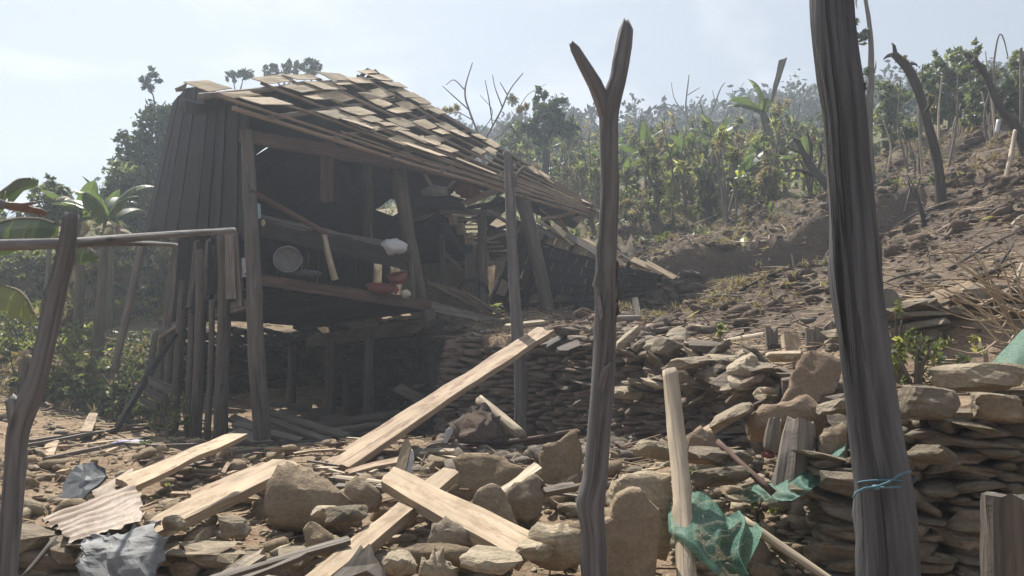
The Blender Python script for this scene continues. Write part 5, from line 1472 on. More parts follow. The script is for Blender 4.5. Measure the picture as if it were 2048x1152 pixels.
CH_LB = ['on the soil mound left of the crushed basket', 'in front of the crushed basket', 'at the foot of the long propped plank', 'above the rusty sheet', 'by the upright offcut', 'below the pointed upright slab', 'on the soil right of the forked post', 'at the base of the slender pole', 'in front of the corner post', 'beside the plank end at left', 'right of the cracked rounded slab', 'behind the split plank']
def chunks(n, pts, seed):
    g_ = random.Random(seed)
    for i in range(n):
        x, y = pts[i % len(pts)]
        p = G(x + g_.uniform(-45, 45), y + g_.uniform(-14, 14))
        a = g_.uniform(0, 6.28); l = g_.uniform(.08, .3) if i % 4 else g_.uniform(.3, .65)
        o = mk('wood_scrap', plank(p + V(0, 0, .03), p + V(l * math.cos(a), l * math.sin(a), .03 + g_.uniform(-.01, .07)), g_.uniform(.02, .06), g_.uniform(.01, .025), (g_.uniform(-.3, .3), -.3, 1), 1000 + i, nl=2, nw=1, jag=.03), g_.choice([M_PLANKD, M_PALE, M_RED, M_OLD]))
        tag(o, {M_PLANKD: 'tan', M_PALE: 'pale', M_RED: 'reddish brown', M_OLD: 'grey'}[o.data.materials[0]] + (' short' if i % 4 else ' long') + ' wood scrap lying ' + CH_LB[i % 12], 'wood scrap', 'wood scraps on the soil')
chunks(108, [(860, 905), (900, 890), (700, 945), (420, 960), (740, 975), (1110, 990), (1240, 905), (1000, 900), (560, 905), (330, 935), (1140, 1010), (480, 1000)], 4)

# ------------------------------------------------------------------ vegetation
def leaf_cloud(blobs, n, size, seed, aspect=.42, droop=.2, shell=.55):
    """n leaf blades spread through ellipsoid blobs [(centre, (rx,ry,rz))]"""
    g_ = np.random.default_rng(seed)
    w = np.array([b[1][0] * b[1][2] for b in blobs]); w = w / w.sum()
    nc = max(len(blobs), n // 16)                    # sprays of leaves with gaps between them
    k = g_.choice(len(blobs), nc, p=w)
    C = np.array([tuple(b[0]) for b in blobs])[k]; Rr = np.array([b[1] for b in blobs])[k]
    d = g_.normal(size=(nc, 3)); d /= np.linalg.norm(d, axis=1)[:, None]
    r = g_.uniform(0, 1, nc) ** (1 / 3.0 * (1 - shell * .5))
    mod = np.array([1 + .42 * n3((d[i, 0] * 2.2 + k[i] * 5.1, d[i, 1] * 2.2, d[i, 2] * 2.2 + seed)) for i in range(nc)])
    P0 = C + d * Rr * (r * mod * g_.uniform(.85, 1.18, nc))[:, None]
    s_ = g_.integers(0, nc, n)
    e = g_.normal(size=(n, 3))
    e *= np.minimum(1, 1.6 / np.linalg.norm(e, axis=1))[:, None]
    P = P0[s_] + e * Rr[s_] * (.16 * g_.uniform(.5, 1.5, nc)[s_])[:, None]
    d = d[s_] + e * .4
    d /= np.linalg.norm(d, axis=1)[:, None]
    u = g_.normal(size=(n, 3)) + d * .6; u[:, 2] -= droop
    u /= np.linalg.norm(u, axis=1)[:, None]
    v = np.cross(u, g_.normal(size=(n, 3))); v /= np.linalg.norm(v, axis=1)[:, None]
    s = (size * g_.uniform(.55, 1.35, n))[:, None]
    a, b = P - u * s * .5, P + u * s * .5
    m_ = P - u * s * .05
    q = np.stack([a, m_ + v * s * aspect * .5, b, m_ - v * s * aspect * .5], 1).reshape(-1, 3)
    f = np.arange(n * 4).reshape(-1, 4)
    return q, f

def tree_px(name, label, base, trunk, blobs, d, n, size, mleaf, mbark, seed, cat='tree', group=None, depth=.8, limbs=True, aspect=.42):
    """base (px,py); trunk [(px,py,w)], blobs [(px,py,r)] all at distance d"""
    b = W(*base, d)
    root = thing(name, V(b.x, b.y, z1(b.x, b.y)), label, cat, group)
    zb = z1(b.x, b.y) - .1
    pts = [(x, y, d, w) for x, y, w in trunk]
    T = [W(x, y, dd) for x, y, dd, w in pts]; rad = [w * ppm(d) / 2 for x, y, dd, w in pts]
    if T[0].z > zb: T = [V(T[0].x, T[0].y, zb)] + T; rad = [rad[0] * 1.15] + rad
    gs = [tube(T, rad, 8, .12, seed)]
    B = []
    rr_ = random.Random(seed)
    for x, y, r in blobs:
        c = W(x, y, d + rr_.uniform(-.4, .4) * depth * r * ppm(d) * 2)
        q = r * ppm(d)
        B.append((c, (q * rr_.uniform(.8, 1.1), q * depth, q * rr_.uniform(.75, 1.0))))
        if limbs:
            st_ = T[-1] if T[-1].z < c.z else T[max(0, len(T) - 2)]
            st_ = min(T[1:], key=lambda t: (t - c).length)
            mid = (st_ + c) / 2 + V(rr_.uniform(-.1, .1), 0, .1 * q)
            gs.append(tube([st_, mid, c + V(0, 0, q * .4)], [rad[-1] * .7, rad[-1] * .45, rad[-1] * .15], 6, .1, seed + x))
    mk('trunk', join(*gs), mbark, root, True)
    if n:
        q, f = leaf_cloud(B, n, size, seed, aspect)
        big('crown', q, f, mleaf, root, root.location)
    return root

TREES = [
 # dense mass at the left of the house
 ('broadleaf_tree', 'tall dense tree touching the top left of the house wall', (330, 560), [(328, 520, 12), (320, 400, 10), (318, 300, 8)], [(318, 250, 50), (284, 290, 44), (330, 310, 54), (350, 250, 46), (296, 345, 52), (310, 400, 54), (262, 330, 40)], 19, 6500, .15, M_LEAFD, M_BARK),
 ('broadleaf_tree', 'dense tree just left of the tall dense tree, lower crown', (262, 560), [(262, 520, 10), (258, 430, 8), (255, 380, 7)], [(248, 350, 40), (230, 385, 32), (270, 395, 54), (290, 430, 50), (240, 425, 44), (262, 470, 50), (225, 420, 34)], 18, 5600, .14, M_LEAF, M_BARKP),
 ('broadleaf_tree', 'small lone tree with an open round crown rising above the left trees', (314, 560), [(314, 400, 4), (312, 260, 4), (308, 200, 3), (302, 180, 2.5)], [(301, 148, 17), (287, 165, 14), (316, 162, 13), (300, 178, 14)], 24, 330, .19, M_LEAFD, M_BARK),
 ('broadleaf_tree', 'low tree showing over the left part of the roof', (470, 420), [(470, 300, 8), (472, 200, 6)], [(462, 153, 12), (488, 148, 14)], 27, 420, .2, M_LEAFD, M_BARK),
 ('broadleaf_tree', 'round tree showing over the middle of the roof', (560, 420), [(560, 300, 8), (565, 180, 6)], [(541, 143, 18), (575, 138, 20), (598, 142, 14)], 27, 620, .2, M_LEAFD, M_BARK),
 ('broadleaf_tree', 'highest tree top showing over the roof', (622, 420), [(622, 300, 8), (622, 180, 5)], [(620, 128, 15), (626, 140, 19)], 26, 420, .18, M_LEAFD, M_BARK),
 ('broadleaf_tree', 'grey green sparse tree left of the banana clump by the sky', (95, 560), [(97, 520, 8), (95, 440, 6)], [(75, 380, 26), (112, 392, 26), (92, 425, 40), (130, 430, 20), (98, 362, 14)], 15, 1500, .13, M_LEAF, M_BARKP),
 ('broadleaf_tree', 'dark leafy tree with a bent trunk right of the bare pod tree', (1092, 420), [(1090, 350, 15), (1094, 300, 15), (1106, 262, 12)], [(1098, 232, 34), (1082, 196, 16), (1116, 205, 16), (1124, 250, 28), (1060, 262, 20), (1086, 270, 26)], 22, 1700, .24, M_LEAFD, M_BARK),
 ('broadleaf_tree', 'pale green bushy tree behind the roof end', (1040, 420), [(1040, 360, 10), (1042, 300, 8)], [(1030, 275, 34), (1010, 300, 26), (1060, 300, 34), (1140, 275, 30)], 24, 1400, .2, M_LEAF, M_BARKP),
 ('broadleaf_tree', 'thin sparse tree standing directly behind the thick post', (1738, 330), [(1738, 260, 15), (1742, 150, 14), (1741, 70, 11), (1728, -20, 7)], [(1722, 70, 20), (1730, 150, 16), (1720, 190, 18), (1752, 125, 10), (1715, 25, 22)], 13, 330, .13, M_LEAF, M_BARKP),
 ('broadleaf_tree', 'bushy tree behind the curved bare trunk', (1790, 330), [(1792, 300, 10), (1790, 230, 8)], [(1780, 190, 34), (1765, 240, 34), (1800, 255, 44), (1770, 290, 34)], 17, 1300, .17, M_LEAF, M_BARKP),
 ('broadleaf_tree', 'big leafy tree right of the curved bare trunk', (1900, 320), [(1900, 280, 12), (1902, 200, 9)], [(1895, 120, 34), (1872, 155, 34), (1925, 160, 40), (1890, 205, 44), (1940, 215, 34), (1868, 225, 30)], 17, 2300, .17, M_LEAF, M_BARKP),
 ('broadleaf_tree', 'slim tree with pale stems left of the second bare trunk', (1945, 300), [(1948, 280, 8), (1944, 200, 7)], [(1945, 105, 22), (1955, 150, 30), (1968, 200, 34), (1945, 240, 26)], 15, 1100, .15, M_LEAF, M_BARKP),
 ('broadleaf_tree', 'leafy tree at the right frame edge', (2050, 300), [(2050, 280, 12), (2045, 200, 9)], [(2030, 150, 34), (2055, 110, 34), (2015, 200, 36), (2050, 220, 44)], 15, 1700, .15, M_LEAF, M_BARKP),
 ('broadleaf_tree', 'dim tree in the gap between the thick post and the bushy tree', (1690, 330), [(1690, 300, 10), (1692, 240, 8)], [(1660, 240, 34), (1640, 275, 34), (1700, 250, 40), (1670, 290, 36)], 20, 1200, .18, M_LEAF, M_BARKP),
]
for i, (nm, lb, base, trunk, blobs, d, n, size, ml, mb) in enumerate(TREES):
    tree_px(nm, lb, base, trunk, blobs, d, n, size, ml, mb, 50 + i)
# bare and lopped trees
def bare(name, label, base, polys, d, m, seed, leaves=None, cat='tree'):
    b = W(*base, d)
    root = thing(name, V(b.x, b.y, z1(b.x, b.y)), label, cat)
    gs = []
    for i, pl in enumerate(polys):
        T = [W(x, y, d + (0 if i == 0 else .25 * math.sin(i * 2.1 + k * .5))) for k, (x, y, w) in enumerate(pl)]
        rad = [max(.004, w * ppm(d) / 2) for x, y, w in pl]
        if i == 0: T = [V(T[0].x, T[0].y, min(T[0].z, z1(b.x, b.y)) - .1)] + T; rad = [rad[0] * 1.1] + rad
        gs.append(tube(T, rad, 8 if i == 0 else 6, .14, seed + i))
    mk('trunk', gs[0], m, root, True)
    if len(gs) > 1: mk('branches', join(*gs[1:]), m, root, True)
    if leaves:
        B = [(W(x, y, d), (r * ppm(d),) * 3) for x, y, r in leaves[0]]
        q, f = leaf_cloud(B, leaves[1], leaves[2], seed, leaves[4] if len(leaves) > 4 else .42, .6)
        big('crown', q, f, leaves[3], root, root.location)
    return root
bare('bare_tree', 'leafless tree with hanging pods behind the roof slope', (965, 330), [[(966, 330, 7), (965, 288, 6)], [(965, 288, 5), (938, 220, 4), (930, 180, 3.5), (945, 125, 2)], [(965, 288, 5), (1000, 225, 4), (1020, 180, 3), (1046, 146, 2)], [(938, 220, 3), (910, 195, 2.5), (885, 172, 1.5)], [(930, 180, 3), (908, 160, 2), (892, 170, 1.5)],
      [(985, 250, 3), (978, 200, 2.5), (970, 160, 1.5)], [(1005, 215, 3), (990, 175, 2), (985, 150, 1.5)], [(970, 288, 3), (1000, 270, 3), (1020, 250, 2), (1060, 205, 1.5)], [(1015, 190, 2.5), (1000, 165, 1.5)], [(945, 240, 2.5), (915, 225, 2), (890, 232, 1.2)], [(1000, 270, 2.5), (1030, 230, 2), (1055, 190, 1.3), (1092, 168, 1)], [(960, 270, 2), (985, 225, 1.5), (960, 190, 1.2)]], 20, M_BARKP, 3,
      ([(890, 220, 14), (905, 215, 12), (965, 182, 5), (978, 190, 5), (1040, 215, 20), (1010, 262, 14), (1055, 225, 16), (1030, 250, 10)], 120, .2, M_DRY))
bare('bare_tree', 'leafless grey tree farther up the slope beyond the forked post', (1390, 300), [[(1392, 300, 7), (1386, 275, 6)], [(1386, 275, 5), (1372, 220, 4), (1378, 150, 2)], [(1386, 275, 5), (1420, 230, 4), (1440, 180, 2.5), (1450, 165, 1.5)], [(1374, 230, 3), (1350, 200, 2), (1342, 165, 1.2)], [(1375, 190, 2.5), (1400, 175, 1.5)], [(1410, 245, 3), (1402, 205, 2), (1405, 190, 1.2)], [(1430, 205, 2), (1425, 180, 1.2)], [(1380, 250, 2.5), (1355, 235, 1.5), (1340, 215, 1)], [(1425, 225, 2), (1450, 205, 1.2)]], 34, M_BARKP, 7)
bare('lopped_tree', 'curved bare dark trunk bending left with a ragged top', (1880, 415), [[(1880, 415, 26), (1882, 395, 22), (1876, 330, 19), (1860, 265, 19), (1846, 210, 19), (1832, 170, 19), (1812, 130, 17), (1786, 106, 15)], [(1790, 108, 9), (1775, 112, 7), (1768, 118, 3)], [(1790, 104, 8), (1788, 92, 6), (1784, 86, 3)], [(1812, 128, 7), (1830, 128, 5), (1834, 132, 2)], [(1834, 172, 6), (1824, 150, 4)], [(1850, 225, 6), (1866, 200, 5), (1868, 192, 2)], [(1862, 270, 5), (1848, 262, 3)]], 11.2, M_BARK, 9,
     ([(1780, 104, 10), (1810, 124, 12), (1836, 150, 12), (1846, 185, 14), (1858, 210, 14)], 110, .09, M_DRY))
bare('lopped_tree', 'second bare dark trunk bending left, nearest the right frame edge', (2050, 310), [[(2052, 310, 26), (2040, 268, 20), (2012, 232, 16), (1990, 195, 14), (1972, 150, 13), (1945, 115, 11)], [(1945, 116, 6), (1936, 108, 3)], [(1950, 118, 6), (1942, 128, 3)], [(1990, 195, 6), (2006, 180, 3)]], 11.8, M_BARK, 11, ([(1944, 114, 8), (1965, 140, 10)], 40, .09, M_DRY))
bare('lopped_tree', 'low twisted dark stump with several stubs beside the thick post', (1650, 400), [[(1664, 385, 22), (1640, 355, 18), (1616, 325, 15), (1596, 285, 10), (1585, 275, 6)], [(1640, 355, 10), (1612, 345, 8), (1590, 338, 4)], [(1620, 328, 9), (1622, 295, 7), (1614, 262, 4)], [(1634, 345, 9), (1642, 310, 7), (1640, 280, 4)], [(1604, 305, 7), (1586, 300, 5), (1574, 292, 3)]], 15, M_BARK, 13, ([(1600, 290, 14), (1620, 275, 14)], 50, .1, M_DRY))
bare('lopped_tree', 'thick dark trunk with shrubby regrowth in the middle of the slope', (1424, 450), [[(1424, 452, 26), (1422, 410, 24), (1416, 370, 22), (1410, 350, 18)], [(1416, 372, 9), (1400, 350, 6), (1392, 330, 3)], [(1420, 380, 9), (1432, 352, 6), (1436, 332, 3)]], 17, M_BARK, 15, ([(1410, 340, 26), (1390, 350, 22), (1430, 345, 20), (1440, 385, 14), (1395, 390, 14)], 420, .14, M_BUSH))
bare('small_bare_tree', 'thin dead sapling with forked twigs left of the curved bare trunk', (1842, 440), [[(1846, 440, 9), (1838, 405, 7), (1828, 375, 5)], [(1838, 405, 5), (1824, 385, 3), (1816, 360, 2)], [(1832, 385, 4), (1842, 352, 2)], [(1830, 378, 3), (1812, 345, 2)]], 11, M_BARK, 19)
tag(mk('bent_cane', tube([W(2002, 260, 12.5), W(1988, 150, 12.5), W(1992, 95, 12.5), W(2000, 68, 12.5), W(2008, 80, 12.5), W(2016, 115, 12.5)], [.02, .018, .014, .011, .011, .008], 6, .06), M_OLD, None, smooth=True), 'thin cane bent into an upside down V above the right slope', 'cane')
tag(mk('pale_stake', px_tube([(2030, 262, 11.2, 8), (2022, 310, 11, 10), (2008, 372, 10.8, 10)], 7, .06, 3), M_PALE, None, smooth=True), 'pale leaning stake on the bare slope at the right', 'stake')
tag(mk('white_post', px_tube([(1998, 240, 11.9, 9), (1993, 268, 11.9, 9)], 6, .05, 4), M_WHITE, None, smooth=True), 'short white post at the top of the bare slope', 'post')
tag(mk('thin_pole', px_tube([(1042 + 1000, 96, 12.5, 6), (2042, 250, 12.5, 6)], 6, .05, 5), M_OLD, None, smooth=True), 'straight thin pole by the right frame edge among the trees', 'pole')
tag(mk('leaning_trunk', px_tube([(285, 490, 12.6, 16), (262, 590, 12.6, 16), (242, 680, 12.6, 15), (228, 745, 12.6, 17)], 8, .12, 6), M_BARKP, None, smooth=True), 'thin leaning trunk on the left slope beside the house', 'tree trunk')
tag(mk('short_stump', px_tube([(48, 700, 12, 17), (46, 770, 12, 19), (44, 800, 12, 20)], 8, .1, 7), M_BARKP, None, smooth=True), 'short grey stump standing behind the crooked post', 'stump')

gq_ = random.Random(77)
for i in range(22):                              # thin bare stems among the trees at the top of the slope
    x0 = gq_.uniform(1770, 2046); y0 = 345 - (x0 - 1750) * .27 + gq_.uniform(-16, 4)
    d = gq_.uniform(13.2, 16); h = gq_.uniform(70, 190); l = gq_.uniform(-26, 26)
    p = W(x0, y0, d); p.z = z1(p.x, p.y) - .1
    w = gq_.uniform(3.5, 7) * ppm(d) / 2
    q = W(x0 + l, y0 - h, d)
    o = mk('dead_sapling', tube([p, p.lerp(q, .5) + V(gq_.uniform(-.15, .15), 0, 0), q], [w, w * .8, w * .4], 6, .1, i), M_PALE if i % 3 == 0 else M_BARKP, None, True)
    tag(o, ('pale' if i % 3 == 0 else 'grey') + (' long' if h > 130 else ' short') + ' thin dead sapling ' + ('leaning left' if l < -8 else 'leaning right' if l > 8 else 'standing upright') + (' near the curved bare trunk' if x0 < 1890 else ' near the second bare trunk'), 'sapling', 'thin dead saplings at the top of the bare slope')
# bananas
def where(px): return 'behind the roof end' if px < 1190 else 'right of the forked post' if px < 1420 else 'left of the thick post'
def banana_leaf_mesh(seed, tatter, m, droop):
    rs = random.Random(seed)
    n = 16
    vs, fs = [], []
    mid = []
    ang = .9
    p = Vector((0, 0, 0))
    for i in range(n + 1):
        t = i / n
        mid.append(p.copy())
        a = ang - droop * t * t - .25 * t
        p = p + Vector((math.cos(a), 0, math.sin(a))) / n
    for side in (-1, 1):
        i = 1
        while i < n:
            run = rs.choice([1, 2, 3, 5]) if tatter else n
            j = min(n, i + run)
            sag = rs.uniform(.0, .55) * tatter
            base = len(vs)
            for k in range(i, j + 1):
                t = k / n
                w = .155 * math.sin(min(1, t * 1.02 + .03) * math.pi) ** .55 if t < .99 else .004
                kk = .06 * (k - i) / n if k < j else -.012
                o = mid[k]
                fall = .25 + sag
                vs.append(o.copy())
                vs.append(o + Vector((kk * .2, side * w * .6, -w * .10 * fall - w * .1)))
                vs.append(o + Vector((kk, side * w * (1 - .3 * sag), -w * fall)))
            for k in range(j - i):
                b = base + k * 3
                q = [(b, b + 1, b + 4, b + 3), (b + 1, b + 2, b + 5, b + 4)]
                fs += q if side > 0 else [tuple(reversed(f)) for f in q]
            i = j
    me = bpy.data.meshes.new('leaf')
    me.from_pydata([v[:] for v in vs], [], fs)
    me.materials.append(m)
    me.update()
    return me
BAN = [banana_leaf_mesh(i, .5 + .5 * (i % 2), M_BAN, .8 + .25 * (i % 4)) for i in range(6)]
BANO = [banana_leaf_mesh(20 + i, 1, M_DRY, 2.6) for i in range(3)]
BANYL = [banana_leaf_mesh(30 + i, .4, M_BANY, 1.0) for i in range(2)]
def put_leaf(me, root, loc, length, az, tilt, roll=0.0):
    o = bpy.data.objects.new('leaf', me)
    col.objects.link(o)
    o.parent = root
    o.location = Vector(loc) - root.location
    o.rotation_mode = 'ZYX'
    o.rotation_euler = (roll, -tilt, az)
    o.scale = (length,) * 3
    return o
def banana(x, y, h, L, nleaf, seed, label, group=None, yellow=0, dead=2, r=None):
    rs = random.Random(seed)
    z = z1(x, y)
    root = thing('banana_plant', (x, y, z), label, 'banana plant', group)
    lx, ly = rs.uniform(-.15, .15) * h, rs.uniform(-.15, .15) * h
    top = V(x + lx, y + ly, z + h)
    r = r or .05 * h ** .6 + .02
    mk('stem', tube([V(x, y, z - .1), V(x + lx * .3, y + ly * .3, z + h * .5), top], [r, r * .8, r * .5], 8, .1, seed), M_STEM, root, True)
    a0 = rs.uniform(0, 6.28)
    for i in range(nleaf):
        az = a0 + i * 2.4 + rs.uniform(-.3, .3)
        me = BANYL[i % 2] if i < yellow else BAN[rs.randrange(len(BAN))]
        put_leaf(me, root, top - V(0, 0, rs.uniform(0, .1)), L * rs.uniform(.75, 1.1), az, rs.uniform(-.45, .5), rs.uniform(-.4, .4))
    for i in range(dead):
        put_leaf(BANO[i % 3], root, top - V(0, 0, .1 + .1 * i), L * rs.uniform(.7, 1.0), rs.uniform(0, 6.28), -.9 + rs.uniform(-.2, .2), 0)
    return root
# the tall banana on the right slope
p = W(1540, 350, 20); z = z1(p.x, p.y)
tb = thing('banana_plant', (p.x, p.y, z), 'tall banana plant with an upright dry leaf standing against the hill', 'banana plant')
mk('stem', tube([V(p.x, p.y, z - .1), W(1542, 300, 20), W(1530, 240, 20), W(1524, 222, 20)], [.16, .13, .10, .07], 9, .1, 5), M_STEM, tb, True)
tp = W(1526, 225, 20)
put_leaf(BAN[0], tb, tp, 1.05, 2.5, .45, .3); put_leaf(BAN[3], tb, tp, 1.1, 3.0, -.2, -.3); put_leaf(BAN[2], tb, tp, 1.1, 3.4, -.6, .3); put_leaf(BAN[1], tb, tp, 1.0, .5, -.35, 0); put_leaf(BAN[5], tb, tp, .9, 4.3, -.3, .5)
mk('dry_leaf', plank4(W(1540, 205, 20), W(1546, 206, 20), W(1556, 128, 20), W(1572, 124, 20), .01, 4, nl=10, nw=2, jag=.15, up=(0, -1, 0), warp=.05), M_BARKP, tb)
mk('leaf_rib', px_tube([(1528, 225, 20, 4), (1542, 205, 20, 3), (1560, 135, 20, 3)], 6), M_STEM, tb)
# near banana leaves at the left edge
p = W(-150, 700, 7.0); z = z1(p.x, p.y)
nb = thing('banana_plant', (p.x, p.y, z), 'near banana plant at the left edge with big drooping dark leaves over the pole', 'banana plant')
mk('stem', tube([V(p.x, p.y, z - .1), V(p.x, p.y, z + 1.2), W(-110, 470, 7)], [.13, .11, .07], 10, .08, 5), M_STEM, nb, True)
def arch_leaf(pts, hang, seed, root, m=M_BAN, rib=.012):
    """leaf along a given midrib with blades hanging down on both sides"""
    P, _ = catmull([W(*q) for q in pts], [0] * len(pts), .06)
    n = len(P); rs = random.Random(seed)
    vs, fs = [], []
    for side in (-1, 1):
        i = 0
        while i < n - 1:
            j = min(n - 1, i + rs.choice([1, 2, 2, 4, 6])); sag = rs.uniform(.75, 1.05); b = len(vs)
            for k in range(i, j + 1):
                t = k / (n - 1); w = hang * max(.05, math.sin((t * .9 + .08) * math.pi)) ** .5 * sag
                sh = .012 if k == j else 0
                vs += [P[k], P[k] + V(-sh, side * w * .28, -w * .45), P[k] + V(-sh * 1.5, side * w * .34, -w)]
            for k in range(j - i):
                q = b + k * 3
                fs += [(q, q + 1, q + 4, q + 3), (q + 1, q + 2, q + 5, q + 4)]
            i = j
    lf = mk('leaf', (vs, fs), m, root)
    mk('leaf_rib', tube(P[::2], [rib] * len(P[::2]), 6), M_STEM, lf)
arch_leaf([(-100, 470, 7), (-10, 448, 6.6), (40, 437, 6.4), (90, 440, 6.2), (118, 452, 6.1)], .30, 3, nb)
arch_leaf([(-100, 470, 7), (-30, 410, 7.4), (10, 378, 7.6), (45, 356, 7.8), (78, 362, 7.9)], .24, 4, nb)
arch_leaf([(-60, 560, 6.8), (10, 572, 6.4), (48, 590, 6.2), (72, 640, 6.1)], .26, 5, nb, M_BUSHY)
arch_leaf([(110, 470, 7.5), (150, 488, 7.4), (180, 498, 7.3), (196, 515, 7.3)], .20, 6, nb)
arch_leaf([(84, 600, 9), (92, 660, 8.9), (98, 700, 8.9)], .14, 7, nb)
for i, (px, py, d, h, L, nl) in enumerate(((165, 560, 15, 2.0, 1.0, 7), (205, 570, 14, 1.9, 1.1, 8), (225, 565, 16, 2.0, .9, 6))):
    p = G(px, py, 8); p = W(px, py, d)
    top = W(px, (430, 440, 425)[i], d).z
    zz = z1(p.x, d)
    banana(p.x, d, max(.6, top - zz), L, nl, 80 + i, ('banana plant left of the leaning left slope trunk, nearest the sparse tree', 'largest banana plant of the left clump, with upright leaves', 'banana plant tight against the left tree mass')[i])
# planting on the slope behind the house
gq_ = random.Random(3)
cnt = 0
while cnt < 26:
    px = gq_.uniform(990, 1660); py = gq_.uniform(352, 432)
    p = G(px, py, 12)
    if p.y < 16.5 or p.y > 46: continue
    cnt += 1
    h = gq_.uniform(.5, 1.3);
    yw = gq_.random() < .12
    banana(p.x, p.y, h, gq_.uniform(.6, 1.05), 6, 200 + cnt, ('tall' if h > .9 else 'low') + (' yellow tipped' if yw else '') + ' banana plant ' + ('high up' if p.y > 34 else 'midway' if p.y > 24 else 'low') + ' on the slope ' + where(px), 'banana plants on the slope behind the house', 1 if yw else 0, 2)
def bush(name, label, x, y, r, h, n, size, m, seed, cat='bush', group=None, stems=5, droop=.1, aspect=.42):
    z = z1(x, y); rs = random.Random(seed)
    root = thing(name, (x, y, z), label, cat, group)
    gs = []
    B = []
    for i in range(stems):
        a = rs.uniform(0, 6.28); q = V(x + math.cos(a) * r * .6, y + math.sin(a) * r * .6, z + h * rs.uniform(.6, 1.0))
        gs.append(tube([V(x, y, z - .05), (V(x, y, z) + q) / 2 + V(0, 0, .1 * h), q], [.012 + .008 * h, .008 + .005 * h, .004], 5, .1, seed + i))
        B.append((q - V(0, 0, h * .18), (r * .55, r * .55, h * .34)))
    B.append((V(x, y, z + h * .45), (r * .8, r * .8, h * .45)))
    mk('stem', join(*gs), M_BARKP, root, True)
    q, f = leaf_cloud(B, n, size, seed, aspect, droop)
    big('foliage', q, f, m, root, root.location)
    return root
cnt = 0
while cnt < 40:                                  # shrubs on the slope behind the house
    px = gq_.uniform(980, 1680); py = gq_.uniform(325, 465)
    p = G(px, py, 12)
    if p.y < 15.2 or p.y > 48: continue
    cnt += 1
    k_ = gq_.random()
    m = M_BUSH if k_ < .35 else M_BUSHY if k_ < .55 else M_DRY if k_ < .8 else M_LEAF
    hh = gq_.uniform(.5, 1.5)
    bush('shrub', ('tall ' if hh > 1.05 else 'low ') + {M_BUSH: 'green', M_BUSHY: 'yellowish', M_DRY: 'dry brown', M_LEAF: 'dark green'}[m] + ' shrub ' + ('high up' if p.y > 28 else 'midway' if p.y > 20 else 'low down') + ' on the slope ' + where(px), p.x, p.y, gq_.uniform(.3, .65), hh, int(gq_.uniform(200, 380)), .10 + .0032 * p.y, m, 300 + cnt, 'shrub', 'shrubs on the slope behind the house', 5, .2, .35)
cnt = 0
while cnt < 150:                                  # tall dry stalks
    px = gq_.uniform(1010, 1660); py = gq_.uniform(335, 452)
    p = G(px, py, 12)
    if p.y < 15.5 or p.y > 42: continue
    cnt += 1
    h = gq_.uniform(1.0, 2.3)
    root = thing('dry_stalk', p, ('tall' if h > 1.8 else 'short') + ' thin ' + ('dry brown', 'yellowish', 'green')[cnt % 3] + ' stalk standing ' + ('high up' if p.y > 26 else 'midway' if p.y > 19 else 'low') + ' on the slope ' + where(px), 'plant stalk', 'dry stalks on the slope behind the house')
    mk('stem', tube([p - V(0, 0, .1), p + V(gq_.uniform(-.1, .1), 0, h * .5), p + V(gq_.uniform(-.3, .3), 0, h)], [.028, .022, .01], 6, .1, cnt), M_BARKP if cnt % 2 else M_STEM, root, True)
    q, f = leaf_cloud([(p + V(0, 0, h * .8), (.3, .3, h * .28)), (p + V(0, 0, h * .45), (.22, .22, h * .25))], 46, .34, 700 + cnt, .13, .7)
    big('foliage', q, f, (M_DRY, M_BUSHY, M_BUSH)[cnt % 3], root, p)
cnt = 0
while cnt < 70:                                  # bushes on the left slope
    px = gq_.uniform(-60, 350); py = gq_.uniform(470, 800)
    p = G(px, py, 8)
    if p.y < 11.6 or p.y > 32: continue
    if p.x > -5.7 and p.y < 16: continue
    cnt += 1
    k_ = gq_.random()
    hh = gq_.uniform(.25, .8)
    m = M_BUSH if k_ < .40 else M_BUSHY if k_ < .68 else M_DRY if k_ < .86 else M_LEAF
    bush('bush', ('tall ' if hh > .55 else 'low ') + {M_BUSH: 'green', M_BUSHY: 'yellowish', M_DRY: 'dry brown', M_LEAF: 'dark green'}[m] + ' bush ' + ('high up' if p.y > 20 else 'midway' if p.y > 15 else 'near the foot') + ' on the overgrown slope left of the house', p.x, p.y, gq_.uniform(.35, .85), hh, int(gq_.uniform(220, 420)), gq_.uniform(.10, .17), m, 500 + cnt, 'bush', 'bushes on the slope left of the house', 5, .2)
YE_LB = ['beside the crooked post', 'second from the crooked post', 'third from the crooked post', 'fourth from the crooked post', 'fifth from the crooked post', 'sixth from the crooked post', 'seventh from the crooked post', 'just left of the middle', 'just right of the middle', 'seventh from the charred beam', 'sixth from the charred beam', 'fifth from the charred beam', 'fourth from the charred beam', 'third from the charred beam', 'second from the charred beam', 'nearest the charred beam']
for i in range(16):                              # dark leafy ground plants along the yard edge
    px = 70 + i * 15 + gq_.uniform(-6, 6)
    p = W(px, 765, 12.3 + gq_.uniform(-.5, .6))
    bush('low_plant', 'dark leafy plant at the left yard edge, ' + YE_LB[i], p.x, p.y, .34, .34, 190, .12, M_BUSH, 620 + i, 'plant', 'leafy plants along the yard edge', 4, .1, .6)
p = W(1826, 720, 4.9)
bush('green_shrub', 'bright green shrub in front of the grey stone wall right of the thick post', p.x, p.y, .22, .36, 420, .045, M_BUSH, 640, 'shrub', None, 7, .1, .5)
p = W(1790, 640, 5.1)
bush('green_shrub', 'smaller upper green shrub against the tall grey board', p.x, p.y, .12, .48, 160, .05, M_BUSHY, 641, 'shrub', None, 5, .1, .5)
